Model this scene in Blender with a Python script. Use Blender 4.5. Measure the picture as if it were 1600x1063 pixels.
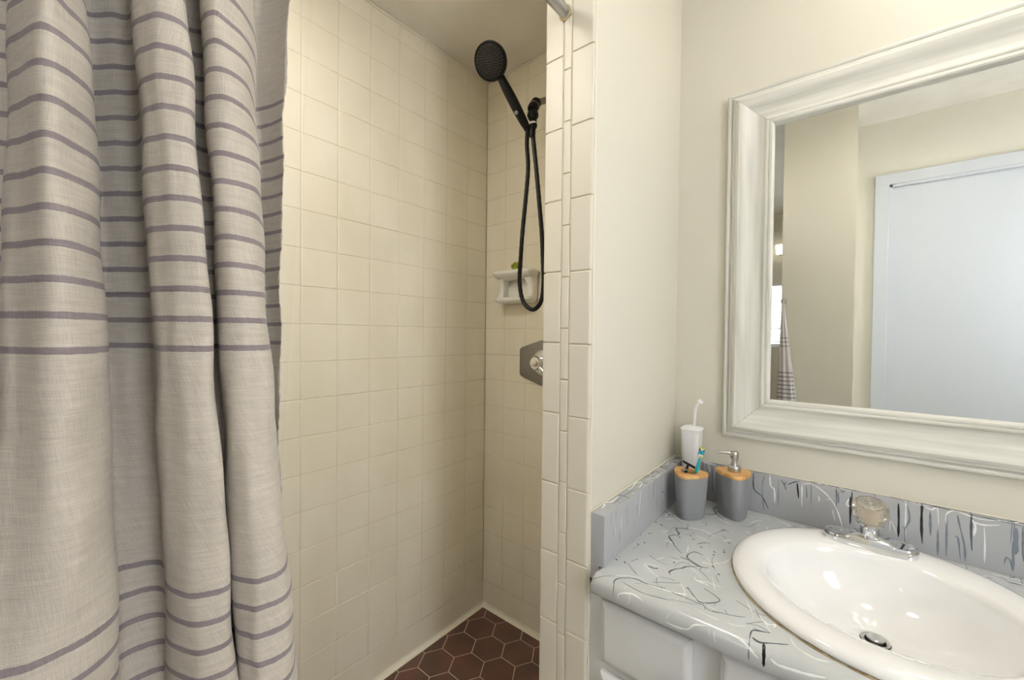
import bpy, bmesh, math, random
from mathutils import Vector, Matrix
PI = math.pi
scene = bpy.context.scene
for o in list(bpy.data.objects): bpy.data.objects.remove(o)
COL = scene.collection

# ------------------------------------------------------------------ camera
cam_data = bpy.data.cameras.new('camera')
cam = bpy.data.objects.new('camera', cam_data); COL.objects.link(cam)
scene.camera = cam
cam_data.sensor_width = 36.0
cam_data.lens = 639.2 / 1600.0 * 36.0
cam_data.clip_start = 0.01
YAW, PITCH, ROLL = 0.6932, -0.0144, 0.0107
_f = Vector((-math.sin(YAW)*math.cos(PITCH), math.cos(YAW)*math.cos(PITCH), math.sin(PITCH)))
_r = Vector((math.cos(YAW), math.sin(YAW), 0)); _u = _r.cross(_f)
_r2 = _r*math.cos(ROLL) + _u*math.sin(ROLL); _u2 = -_r*math.sin(ROLL) + _u*math.cos(ROLL)
M = Matrix((( _r2.x, _u2.x, -_f.x, 1.2191), (_r2.y, _u2.y, -_f.y, -1.2870), (_r2.z, _u2.z, -_f.z, 1.1789), (0,0,0,1)))
cam.matrix_world = M

# ------------------------------------------------------------------ view, world, big lights
scene.view_settings.view_transform = 'Standard'
scene.view_settings.look = 'None'
scene.view_settings.exposure = 0.15
scene.view_settings.gamma = 1.0
scene.view_settings.use_curve_mapping = False
world = bpy.data.worlds.new('daylight'); scene.world = world
world.use_nodes = True
world.node_tree.nodes['Background'].inputs[0].default_value = (0.94, 0.965, 1.0, 1)
world.node_tree.nodes['Background'].inputs[1].default_value = 12.0

def area(name, loc, target, sx, sy, power, col, portal=False):
    l = bpy.data.lights.new(name, 'AREA'); l.shape = 'RECTANGLE'; l.size = sx; l.size_y = sy
    l.energy = power; l.color = col
    o = bpy.data.objects.new(name, l); COL.objects.link(o); o.location = loc
    o.rotation_euler = (Vector(target)-Vector(loc)).to_track_quat('-Z', 'Y').to_euler()
    if portal: l.cycles.is_portal = True
    return o
area('window_portal', (2.62, -1.32, 1.50), (0, -1.32, 1.50), 0.62, 1.0, 1, (1,1,1), True)
def point(name, loc, power, col, r=0.05):
    l = bpy.data.lights.new(name, 'POINT'); l.energy = power; l.color = col; l.shadow_soft_size = r
    o = bpy.data.objects.new(name, l); COL.objects.link(o); o.location = loc; return o
LAMPS = dict(ceiling=4.2, hall=4.0, vanity=1.0, shower=5.0)  # ceiling, hall and shower feed added fill lamps
WARM = (1.0, 0.96, 0.90)

# ------------------------------------------------------------------ materials
def srgb(r, g, b):
    f = lambda c: (c/255/12.92) if c/255 <= 0.04045 else ((c/255+0.055)/1.055)**2.4
    return (f(r), f(g), f(b), 1)
def mat(name, col, rough=0.5, metal=0.0, spec=0.5, **kw):
    m = bpy.data.materials.new(name); m.use_nodes = True
    b = m.node_tree.nodes['Principled BSDF']
    b.inputs['Base Color'].default_value = col
    b.inputs['Roughness'].default_value = rough
    b.inputs['Metallic'].default_value = metal
    b.inputs['Specular IOR Level'].default_value = spec
    for k, v in kw.items(): b.inputs[k.replace('_', ' ')].default_value = v
    return m
def N(m, t, **kw):
    n = m.node_tree.nodes.new(t)
    for k, v in kw.items(): setattr(n, k, v)
    return n
def L(m, a, b): m.node_tree.links.new(a, b)
def P(m): return m.node_tree.nodes['Principled BSDF']
def add_bump(m, scale=(50,50,50), strength=0.2, dist=0.002, detail=3):
    tc = N(m, 'ShaderNodeTexCoord'); mp = N(m, 'ShaderNodeMapping'); mp.inputs['Scale'].default_value = scale
    no = N(m, 'ShaderNodeTexNoise'); no.inputs['Scale'].default_value = 1.0; no.inputs['Detail'].default_value = detail
    bu = N(m, 'ShaderNodeBump'); bu.inputs['Strength'].default_value = strength; bu.inputs['Distance'].default_value = dist
    L(m, tc.outputs['Object'], mp.inputs[0]); L(m, mp.outputs[0], no.inputs['Vector']); L(m, no.outputs['Fac'], bu.inputs['Height']); L(m, bu.outputs[0], P(m).inputs['Normal'])
    return bu
def noise_colour(m, c1, c2, scale, detail=3, lo=0.35, hi=0.65):
    tc = N(m, 'ShaderNodeTexCoord'); mp = N(m, 'ShaderNodeMapping'); mp.inputs['Scale'].default_value = scale
    no = N(m, 'ShaderNodeTexNoise'); no.inputs['Scale'].default_value = 1.0; no.inputs['Detail'].default_value = detail
    cr = N(m, 'ShaderNodeValToRGB'); cr.color_ramp.elements[0].position = lo; cr.color_ramp.elements[1].position = hi
    cr.color_ramp.elements[0].color = c1; cr.color_ramp.elements[1].color = c2
    L(m, tc.outputs['Object'], mp.inputs[0]); L(m, mp.outputs[0], no.inputs['Vector']); L(m, no.outputs['Fac'], cr.inputs[0]); L(m, cr.outputs[0], P(m).inputs['Base Color'])
    return cr

PAINT = mat('painted_plaster', srgb(220,216,202), 0.42); add_bump(PAINT, (160,160,160), 0.12, 0.001)
CEIL = mat('ceiling_paint', srgb(206,202,190), 0.6); noise_colour(CEIL, srgb(226,220,209), srgb(236,231,221), (5,5,5)); add_bump(CEIL, (30,30,30), 0.25, 0.002)
TILE = mat('cream_tile', srgb(226,217,193), 0.22)
noise_colour(TILE, srgb(233,225,204), srgb(240,233,215), (6,6,3)); add_bump(TILE, (14,14,14), 0.06, 0.002, 1)
GROUT = mat('cream_grout', srgb(216,208,187), 0.7)
TRIMTILE = mat('bullnose_tile', srgb(220,215,201), 0.42); add_bump(TRIMTILE, (14,14,14), 0.05, 0.002, 1)
CAULK = mat('white_caulk', srgb(232,226,208), 0.55); add_bump(CAULK, (90,90,90), 0.3, 0.001)
HEX = mat('brown_hex_tile', srgb(82,58,46), 0.38); noise_colour(HEX, srgb(90,70,60), srgb(112,78,67), (9,9,9)); add_bump(HEX, (60,60,60), 0.1, 0.001)
HEXGROUT = mat('hex_grout', srgb(214,198,180), 0.8)
FLOOR = mat('floor_vinyl', srgb(170,160,146), 0.45); noise_colour(FLOOR, srgb(160,150,136), srgb(180,170,156), (4,4,4))
WHITE = mat('white_enamel', srgb(224,225,226), 0.35); add_bump(WHITE, (70,70,12), 0.06, 0.001)
DOORW = mat('door_paint', srgb(204,208,214), 0.4)
COUNTER = mat('grey_painted_counter', srgb(172,178,177), 0.22); noise_colour(COUNTER, srgb(188,192,194), srgb(200,203,204), (8,8,8)); P(COUNTER).inputs['Coat Weight'].default_value = 0.4
SPLASH = mat('grey_painted_splash', srgb(176,178,182), 0.24)
INKS = {'d': mat('dark_grey_drizzle', srgb(74,84,92), 0.2), 'w': mat('white_drizzle', srgb(238,240,238), 0.2), 'g': mat('blue_grey_drizzle', srgb(122,132,144), 0.2), 'b': mat('black_drizzle', srgb(30,32,36), 0.15)}
PORC = mat('white_porcelain', srgb(243,243,243), 0.08); P(PORC).inputs['Coat Weight'].default_value = 0.5
STAIN = mat('amber_sealant', srgb(176,150,92), 0.6); noise_colour(STAIN, srgb(140,116,72), srgb(196,180,144), (60,60,60))
CHROME = mat('chrome', (0.78,0.80,0.82,1), 0.08, 1.0)
STEEL = mat('brushed_steel', (0.55,0.55,0.54,1), 0.28, 1.0); add_bump(STEEL, (10,10,600), 0.1, 0.0005)
DULL = mat('dull_nickel', (0.34,0.33,0.31,1), 0.35, 1.0)
DARKGAP = mat('drain_dark', srgb(60,62,62), 0.5)
BLACK = mat('matte_black', srgb(15,15,16), 0.34, spec=0.3)
BLACKR = mat('black_rubber_hose', srgb(20,19,18), 0.4, spec=0.35)
NOZ = mat('grey_nozzles', srgb(150,148,142), 0.5)
ACRYL = mat('aged_acrylic', srgb(245,236,222), 0.08, Transmission_Weight=0.85, IOR=1.49)
ACRYLCORE = mat('acrylic_core', srgb(240,229,215), 0.35)
CUP = mat('grey_resin', srgb(140,143,147), 0.42)
WOOD = mat('bamboo', srgb(222,172,104), 0.4); noise_colour(WOOD, srgb(206,150,84), srgb(230,184,120), (14,90,14), 2)
PLASTIC = mat('white_plastic', srgb(240,240,242), 0.3)
TEAL = mat('teal_plastic', srgb(20,176,186), 0.3); BLUEP = mat('blue_plastic', srgb(30,110,176), 0.3); YEL = mat('yellow_green_rubber', srgb(214,216,70), 0.45)
LEAF = mat('leaf_green', srgb(150,165,35), 0.5); noise_colour(LEAF, srgb(116,132,22), srgb(186,190,60), (80,80,80))
CERAM = mat('white_ceramic', srgb(238,236,228), 0.15)
PLATE = mat('dull_plate', (0.33,0.32,0.30,1), 0.42, 0.9)
ROD = mat('grey_metal_rod', (0.45,0.46,0.47,1), 0.3, 1.0)
MIRROR = mat('mirror_silver', (0.90,0.92,0.91,1), 0.003, 1.0)
def wash(name, scale):
    m = mat(name, srgb(226,224,212), 0.4)
    noise_colour(m, srgb(204,203,193), srgb(228,227,219), scale, 5, 0.3, 0.62); add_bump(m, scale, 0.12, 0.001, 4); return m
WASHH = wash('whitewash_horizontal', (3,60,60)); WASHV = wash('whitewash_vertical', (60,60,3))
SEAM = mat('mitre_seam', srgb(120,112,96), 0.7)
GLASS = mat('window_glass', (1,1,1,1), 0.0, Transmission_Weight=1.0, IOR=1.0)
BULB = mat('frosted_bulb', srgb(255,244,224), 0.4); P(BULB).inputs['Emission Color'].default_value = (1,0.88,0.70,1); P(BULB).inputs['Emission Strength'].default_value = 3.0

def fabric(name, base, stripe, groups):
    """woven linen; groups: (first stripe z, pitch, count, thickness)"""
    m = mat(name, base, 0.9, spec=0.15)
    P(m).inputs['Sheen Weight'].default_value = 0.15
    tc = N(m, 'ShaderNodeTexCoord'); sp = N(m, 'ShaderNodeSeparateXYZ'); L(m, tc.outputs['Object'], sp.inputs[0])
    z = sp.outputs['Z']
    def mth(op, a, b=None):
        n = N(m, 'ShaderNodeMath', operation=op)
        for i, v in enumerate((a, b)):
            if v is None: continue
            if isinstance(v, (int, float)): n.inputs[i].default_value = v
            else: L(m, v, n.inputs[i])
        return n.outputs[0]
    tot = None
    wob = N(m, 'ShaderNodeTexNoise'); wob.inputs['Scale'].default_value = 220
    zz = mth('ADD', z, mth('MULTIPLY', mth('SUBTRACT', wob.outputs['Fac'], 0.5), 0.0012)); L(m, tc.outputs['Object'], wob.inputs['Vector'])
    for z0, p, n_, th in groups:
        q = mth('DIVIDE', mth('SUBTRACT', zz, z0 - p/2), p)
        f = mth('FRACT', q)
        on = mth('LESS_THAN', mth('ABSOLUTE', mth('SUBTRACT', f, 0.5)), th/p/2)
        on = mth('MULTIPLY', on, mth('GREATER_THAN', q, 0.0)); on = mth('MULTIPLY', on, mth('LESS_THAN', q, float(n_)))
        tot = on if tot is None else mth('MAXIMUM', tot, on)
    def nz(scale, detail=2):
        mp = N(m, 'ShaderNodeMapping'); mp.inputs['Scale'].default_value = scale; L(m, tc.outputs['UV'], mp.inputs[0])
        n = N(m, 'ShaderNodeTexNoise'); n.inputs['Scale'].default_value = 1; n.inputs['Detail'].default_value = detail; L(m, mp.outputs[0], n.inputs['Vector']); return n.outputs['Fac']
    warp = nz((1100, 50, 1)); weft = nz((50, 1100, 1)); blot = nz((25, 220, 1), 4)
    thread = mth('MULTIPLY', mth('ADD', warp, weft), 0.5)
    v = mth('ADD', mth('MULTIPLY', thread, 0.7), mth('MULTIPLY', blot, 0.3))
    val = mth('ADD', mth('MULTIPLY', v, 1.1), 0.45)
    mix = N(m, 'ShaderNodeMix', data_type='RGBA'); mix.inputs['A'].default_value = base; mix.inputs['B'].default_value = stripe; L(m, tot, mix.inputs['Factor'])
    hs = N(m, 'ShaderNodeHueSaturation'); L(m, mix.outputs['Result'], hs.inputs['Color']); L(m, val, hs.inputs['Value']); L(m, hs.outputs[0], P(m).inputs['Base Color'])
    wv = nz((900, 900, 1), 1)
    bu = N(m, 'ShaderNodeBump'); bu.inputs['Strength'].default_value = 0.5; bu.inputs['Distance'].default_value = 0.0006
    L(m, mth('ADD', thread, wv), bu.inputs['Height']); L(m, bu.outputs[0], P(m).inputs['Normal'])
    return m
CURTAIN = fabric('striped_linen', srgb(194,186,175), srgb(140,131,133), [(1.1635, 0.0254, 14, 0.0052), (0.950-0.0254*13, 0.0254, 14, 0.0052)])
LINER = mat('clear_liner', srgb(235,235,230), 0.15); P(LINER).inputs['Alpha'].default_value = 0.05

# ------------------------------------------------------------------ mesh helpers
def tagp(o, label=None, cat=None, group=None, kind=None):
    if label: o['label'] = label
    if cat: o['category'] = cat
    if group: o['group'] = group
    if kind: o['kind'] = kind
    return o
def obj(name, bm, mats, parent=None, smooth=True, angle=35, kind=None, wn=False):
    me = bpy.data.meshes.new(name); bm.normal_update(); bm.to_mesh(me); bm.free()
    for m in (mats if isinstance(mats, (list, tuple)) else [mats]): me.materials.append(m)
    if smooth:
        for p_ in me.polygons: p_.use_smooth = True
        me.set_sharp_from_angle(angle=math.radians(angle))
    o = bpy.data.objects.new(name, me); COL.objects.link(o)
    if parent is not None:
        o.parent = parent; o.matrix_parent_inverse = Matrix.Translation(-Vector(parent.location)) if parent.type == 'EMPTY' else Matrix.Identity(4)
    if kind: o['kind'] = kind
    if wn: md = o.modifiers.new('weighted_normals', 'WEIGHTED_NORMAL'); md.keep_sharp = True; md.weight = 100
    return o
def root(name, loc, label=None, cat=None, group=None, kind=None):
    o = bpy.data.objects.new(name, None); COL.objects.link(o); o.location = loc; o.empty_display_size = 0.05
    return tagp(o, label, cat, group, kind)
def box(bm, x0, x1, y0, y1, z0, z1, mi=0, bev=0):
    t = bmesh.new(); bmesh.ops.create_cube(t, size=1)
    for v in t.verts: v.co = Vector(((x0+x1)/2 + v.co.x*(x1-x0), (y0+y1)/2 + v.co.y*(y1-y0), (z0+z1)/2 + v.co.z*(z1-z0)))
    if bev: bmesh.ops.bevel(t, geom=t.edges[:], offset=bev, segments=2, affect='EDGES', profile=0.6)
    merge(bm, t, mi)
def merge(bm, t, mi=0, mtx=None):
    vm = {}
    for v in t.verts: vm[v] = bm.verts.new(mtx @ v.co if mtx else v.co)
    for f in t.faces:
        try:
            nf = bm.faces.new([vm[v] for v in f.verts]); nf.material_index = mi
        except ValueError: pass
    t.free()
def loft(bm, rings, mi=0, cap0=True, cap1=True, closed=True):
    R_ = [[bm.verts.new(p) for p in r] for r in rings]; n = len(rings[0])
    for a, b in zip(R_[:-1], R_[1:]):
        for i in range(n if closed else n-1):
            j = (i+1) % n
            f = bm.faces.new((a[i], a[j], b[j], b[i])); f.material_index = mi
    if cap0: f = bm.faces.new(R_[0][::-1]); f.material_index = mi
    if cap1: f = bm.faces.new(R_[-1]); f.material_index = mi
    return R_
def lathe(bm, prof, c=(0,0,0), axis=(0,0,1), n=40, mi=0, cap0=True, cap1=True, sx=1, sy=1):
    q = Vector((0,0,1)).rotation_difference(Vector(axis).normalized()); c = Vector(c)
    rings = [[c + q @ Vector((r*sx*math.cos(2*PI*i/n), r*sy*math.sin(2*PI*i/n), h)) for i in range(n)] for r, h in prof]
    loft(bm, rings, mi, cap0, cap1)
def catmull(pts, k=6):
    pts = [Vector(p_) for p_ in pts]
    if len(pts) < 3: return pts
    out = []
    for i in range(len(pts)-1):
        p0 = pts[max(i-1,0)]; p1 = pts[i]; p2 = pts[i+1]; p3 = pts[min(i+2, len(pts)-1)]
        for j in range(k):
            t = j/k
            out.append(0.5*((2*p1) + (-p0+p2)*t + (2*p0-5*p1+4*p2-p3)*t*t + (-p0+3*p1-3*p2+p3)*t**3))
    out.append(pts[-1]); return out
def tube(bm, pts, r, n=12, mi=0, cap=True):
    pts = [Vector(p_) for p_ in pts]; rr = r if isinstance(r, (list, tuple)) else [r]*len(pts)
    rings = []; up = None
    for i, p_ in enumerate(pts):
        t = (pts[min(i+1, len(pts)-1)] - pts[max(i-1, 0)]).normalized()
        if up is None: up = t.orthogonal().normalized()
        up = (up - t*up.dot(t)).normalized(); s = t.cross(up)
        rings.append([p_ + (up*math.cos(2*PI*j/n) + s*math.sin(2*PI*j/n))*rr[i] for j in range(n)])
    loft(bm, rings, mi, cap, cap)
def rrect(w, d, r, k=5, cx=0, cy=0):
    out = []
    for sx, sy, a0 in ((1,1,0), (-1,1,90), (-1,-1,180), (1,-1,270)):
        for i in range(k+1):
            a = math.radians(a0 + 90*i/k); out.append((cx + sx*(w/2-r) + r*math.cos(a), cy + sy*(d/2-r) + r*math.sin(a)))
    return out

# tiles: raised pillows on a plane; e = origin, u/v unit axes, n = outward normal
def tiles(bm, O, u, v, n, ucuts, vcuts, gap=0.0018, rise=0.0013, bev=0.0022, gmi=1, mi=0, rnd=None, maxlen=99):
    O, u, v, n = Vector(O), Vector(u), Vector(v), Vector(n)
    a = [bm.verts.new(O + u*uu + v*vv) for uu, vv in ((ucuts[0], vcuts[0]), (ucuts[-1], vcuts[0]), (ucuts[-1], vcuts[-1]), (ucuts[0], vcuts[-1]))]
    f = bm.faces.new(a); f.material_index = gmi
    if f.normal.dot(n) < 0: pass
    for i in range(len(ucuts)-1):
        for j in range(len(vcuts)-1):
            one_tile(bm, O, u, v, n, ucuts[i], ucuts[i+1], vcuts[j], vcuts[j+1], gap, rise, bev, mi, rnd)
def one_tile(bm, O, u, v, n, u0, u1, v0, v1, gap, rise, bev, mi=0, rnd=None):
    O, u, v, n = Vector(O), Vector(u), Vector(v), Vector(n)
    g = gap/2; rings = []
    tl = [rnd.uniform(-1, 1)*0.00012 if rnd else 0 for _ in range(4)]
    for ins, h in ((0, 0.0), (0.0002, rise*0.35), (bev*0.45, rise*0.85), (bev, rise)):
        a0, a1, b0, b1 = u0+g+ins, u1-g-ins, v0+g+ins, v1-g-ins
        rings.append([O + u*x + v*y + n*(h + (tl[k] if h == rise else 0)) for k, (x, y) in enumerate(((a0,b0),(a1,b0),(a1,b1),(a0,b1)))])
    R_ = loft(bm, rings, mi, False, True)
def fixn(bm): bmesh.ops.recalc_face_normals(bm, faces=bm.faces[:])
rng = random.Random(7)
# paint drizzles: colour key, width in mm, points as (distance along, distance over the edge profile)
COUNTER_STROKES=[('d',2,[(0.9096,0.2127),(0.9164,0.2412),(0.906,0.2454),(0.8954,0.2594),(0.9099,0.284),(0.8944,0.3063),(0.913,0.3332),(0.9196,0.3439),(0.9421,0.3672)]),('d',2,[(0.9432,0.3848),(0.9603,0.3844),(0.9703,0.3897),(0.9882,0.3947),(1.0027,0.3888)]),('d',1.6,[(0.9806,0.3451),(0.9625,0.342),(0.9546,0.3601),(0.9586,0.3787),(0.9882,0.3947)]),('d',2,[(0.9521,0.4645),(0.9456,0.4575),(0.9498,0.441),(0.9612,0.4246),(0.9662,0.4137),(0.9882,0.3947)]),('d',1.3,[(0.9551,0.3049),(0.9655,0.2876),(0.9786,0.2804)]),('g',1.5,[(0.8897,0.42),(0.9083,0.4293),(0.9337,0.435)]),('d',2.6,[(0.905,0.4632),(0.918,0.4632),(0.9235,0.4585)]),('d',1.5,[(0.8393,0.1712),(0.8525,0.1881),(0.8681,0.1966)]),('g',1.2,[(0.9658,0.2532),(0.9757,0.2177),(0.9912,0.1761)]),('d',1.6,[(0.9702,0.1237),(0.9529,0.1062),(0.9352,0.0756),(0.9375,0.0555),(0.9464,0.0477),(0.9503,0.08),(0.9589,0.0953)]),('d',1.8,[(0.925,0.1192),(0.9376,0.1139),(0.9478,0.0993),(0.9328,0.0657)]),('w',2.2,[(0.9884,0.4394),(0.995,0.4489),(1.0185,0.452)]),('w',1.6,[(0.9946,0.4521),(1.0114,0.4436),(1.0384,0.4433)]),('w',2,[(1.0891,0.0411),(1.111,0.0524)]),('g',1.2,[(0.9105,0.3676),(0.9032,0.3417),(0.9096,0.3278),(0.9163,0.3386)]),('g',1,[(0.9465,0.4307),(0.9547,0.4033),(0.975,0.4061),(0.996,0.4141),(1.0176,0.4383)]),('w',1.4,[(0.9154,0.2324),(0.9334,0.2263),(0.9557,0.2258),(0.9809,0.2401)]),('w',1.2,[(0.9743,0.4133),(0.9909,0.4247),(1.0026,0.4393)]),('g',1.2,[(0.9344,0.2061),(0.9477,0.1945),(0.9411,0.1751),(0.9354,0.1852)]),('g',1.2,[(1.0171,0.1341),(1.0312,0.1267),(1.0412,0.0931)]),('w',1.2,[(1.0276,0.1049),(1.0411,0.0725),(1.0528,0.0675)]),('g',1,[(0.9434,0.5166),(0.935,0.4975),(0.9398,0.4843),(0.9646,0.478)]),('d',1.6,[(0.99,0.4849),(1.0069,0.5044),(1.023,0.5139),(1.0453,0.4862),(1.0137,0.4677)]),('g',2,[(1.0243,0.5185),(1.0395,0.5274),(1.0579,0.5197)]),('w',3,[(0.9288,0.5247),(0.9688,0.5189),(0.9966,0.5073)]),('d',1.2,[(0.9688,0.5189),(1.0001,0.5192),(1.0249,0.5208)]),('d',2,[(1.1034,0.5545),(1.1036,0.5352),(1.1115,0.5284),(1.1271,0.522)]),('d',2,[(1.106,0.5502),(1.1205,0.5523),(1.1526,0.5321)]),('b',4.5,[(1.1226,0.5525),(1.1242,0.5688),(1.1243,0.5848)]),('g',2,[(1.1034,0.5545),(1.1041,0.5691),(1.1042,0.586)]),('w',3.5,[(1.092,0.5599),(1.104,0.568),(1.1174,0.5766)]),('w',4,[(1.1328,0.5692),(1.1421,0.5735),(1.1599,0.5714),(1.1789,0.5685),(1.1989,0.5635)]),('w',2.5,[(0.9764,0.5848),(0.9983,0.5844),(1.014,0.5797),(1.0237,0.5689),(1.0428,0.5622)]),('w',2.5,[(0.8869,0.5819),(0.8891,0.572),(0.9126,0.563),(0.9349,0.5666)]),('d',1.3,[(0.8771,0.5799),(0.8764,0.5642),(0.8739,0.5524),(0.8828,0.5373),(0.9029,0.5234),(0.9255,0.5242),(0.9587,0.5151)]),('g',1.6,[(0.8881,0.5489),(0.9248,0.5534),(0.9508,0.5508),(0.9774,0.5445)]),('w',2.5,[(1.1528,0.5136),(1.1626,0.5311),(1.1866,0.5389),(1.205,0.531)]),('w',1.5,[(1.0791,0.4483),(1.0916,0.4773),(1.0974,0.4831)]),('w',3,[(1.1106,0.4926),(1.121,0.5011),(1.1301,0.4934),(1.1292,0.5038)]),('d',1.3,[(1.098,0.4719),(1.1082,0.4921)]),('g',1.2,[(1.092,0.5211),(1.1119,0.5162),(1.1271,0.522)]),('g',1.5,[(1.0417,0.5256),(1.0718,0.5156),(1.0893,0.5058)]),('w',1.3,[(0.9966,0.5073),(1.0252,0.5121),(1.048,0.5202)]),('d',1.5,[(1.4623,0.057),(1.4714,0.055),(1.4798,0.0566)]),('g',1.5,[(1.4338,0.0541),(1.44,0.0612)]),('w',1.5,[(1.127,0.0363),(1.1358,0.0386),(1.1381,0.0316)])]
COUNTER_DOTS=[(0.8544,0.3249),(0.863,0.3765),(0.8546,0.3921),(0.9336,0.2723),(1.0112,0.2497),(1.0122,0.3012),(0.9972,0.3271),(1.0236,0.3998),(1.0079,0.3777),(0.9671,0.3107),(0.8442,0.2565),(0.8611,0.262),(0.8453,0.4838),(0.9906,0.4872),(0.989,0.1875),(0.9841,0.1936),(0.9953,0.3136),(0.9436,0.2855),(0.8633,0.4822),(0.9413,0.4148),(0.84,0.3446),(0.9155,0.2968)]
REAR_STROKES=[('b',4,[(1.2229,0.0324),(1.2235,0.0642),(1.2236,0.0995)]),('b',4,[(1.3064,0.0263),(1.3075,0.0626),(1.3075,0.1024)]),('b',4.5,[(1.3446,0.0016),(1.344,0.0578),(1.3459,0.1053)]),('d',3.5,[(1.4177,0.0044),(1.4173,0.0502),(1.4192,0.0951)]),('g',4,[(1.3569,0.0293),(1.3583,0.0826)]),('g',3.5,[(1.3693,0.0654),(1.3698,0.1216)]),('g',3.5,[(1.3818,0.0282),(1.3824,0.0763),(1.3828,0.12)]),('g',3,[(1.3975,0.0266),(1.4009,0.0465),(1.4086,0.0885),(1.4102,0.122)]),('g',2.5,[(1.3943,0.0724),(1.3994,0.0767),(1.4032,0.1201)]),('g',7,[(1.4775,0.0284),(1.4774,0.0565),(1.4775,0.0818)]),('g',4,[(1.4744,0.0547),(1.4749,0.1165)]),('g',3.5,[(1.4857,0.023),(1.4875,0.0922)]),('g',3,[(1.3217,0.0268),(1.3251,0.0573),(1.3181,0.0815),(1.3187,0.1161)]),('g',2.5,[(1.3134,0.075),(1.3181,0.0815)]),('g',2.5,[(1.4635,0.1067),(1.4651,0.0933),(1.4706,0.0956),(1.4736,0.1142)]),('g',3,[(1.1998,0.0265),(1.2011,0.0552)]),('w',2.5,[(1.1284,0.0269),(1.1285,0.0841)]),('w',2.2,[(1.1284,0.0269),(1.1469,0.0206),(1.1695,0.0325),(1.189,0.0534),(1.2015,0.0807),(1.2115,0.1219)]),('w',2.5,[(1.3481,0.021),(1.359,0.0256),(1.3674,0.0202),(1.3701,0.0559)]),('w',2.5,[(1.3816,0.0524),(1.3818,0.0282),(1.3927,0.0171)]),('w',3.5,[(1.4184,0.0293),(1.423,0.0426),(1.421,0.0637)]),('w',3,[(1.4185,0.0337),(1.4341,0.0362),(1.4565,0.0293)]),('w',2,[(1.435,0.0359),(1.4367,0.0731),(1.437,0.1136)]),('w',2.5,[(1.2204,0.0381),(1.216,0.0545),(1.2228,0.056)]),('w',1.5,[(1.2929,0.0959),(1.2948,0.0696),(1.3046,0.0953)]),('w',2,[(1.1615,0.0468),(1.1636,0.055),(1.1626,0.0623)]),('d',1.3,[(1.1223,0.0005),(1.1658,0.0043),(1.233,0.0109)]),('d',1.3,[(1.2733,0.0005),(1.3066,0.0039),(1.3402,0.0104),(1.3837,0.0064),(1.4142,0.0074)]),('d',1.5,[(1.4127,0.0176),(1.4508,0.021),(1.4871,0.0226)]),('w',2,[(1.3887,0.016),(1.4124,0.0222),(1.432,0.0252),(1.466,0.0179)]),('d',1.2,[(1.1989,0.0077),(1.2072,0.0263),(1.2122,0.02)]),('b',2,[(1.3445,0.0067),(1.3726,0.0114),(1.3904,0.0191)]),('w',1.5,[(1.1754,0.0518),(1.1889,0.0499)]),('g',2,[(1.137,0.0248),(1.139,0.0598)]),('w',1.3,[(1.1894,0.0739),(1.1952,0.0997)]),('d',2.5,[(1.0216,0.011),(1.0221,0.0632),(1.042,0.0808),(1.0569,0.1105)]),('g',1.8,[(1.0475,0.0232),(1.0429,0.0392),(1.0426,0.0769),(1.0474,0.1169)]),('w',4,[(1.0577,0.0087),(1.0606,0.0462),(1.0686,0.0553),(1.0707,0.0899)]),('d',2,[(1.0836,0.0258),(1.0914,0.0386),(1.0946,0.0487)]),('d',1.6,[(1.0899,0.0408),(1.0943,0.0269)]),('b',4,[(1.1181,0.0248),(1.1217,0.0634)]),('d',2,[(1.0974,0.0353),(1.1122,0.0244),(1.1238,0.0194)]),('g',1.5,[(1.0774,0.0236),(1.0781,0.1008)]),('d',3.5,[(0.9333,0.0415),(0.9332,0.1055)]),('w',3.5,[(0.9062,0.0168),(0.9123,0.0462)]),('d',1.5,[(0.9091,0.0056),(0.949,0.02)]),('d',1.5,[(1.0227,0.0175),(1.0414,0.0114)]),('g',2,[(0.9183,0.0247),(0.9196,0.1051)]),('w',2,[(0.9014,0.0223),(0.9273,0.02)])]
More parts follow.
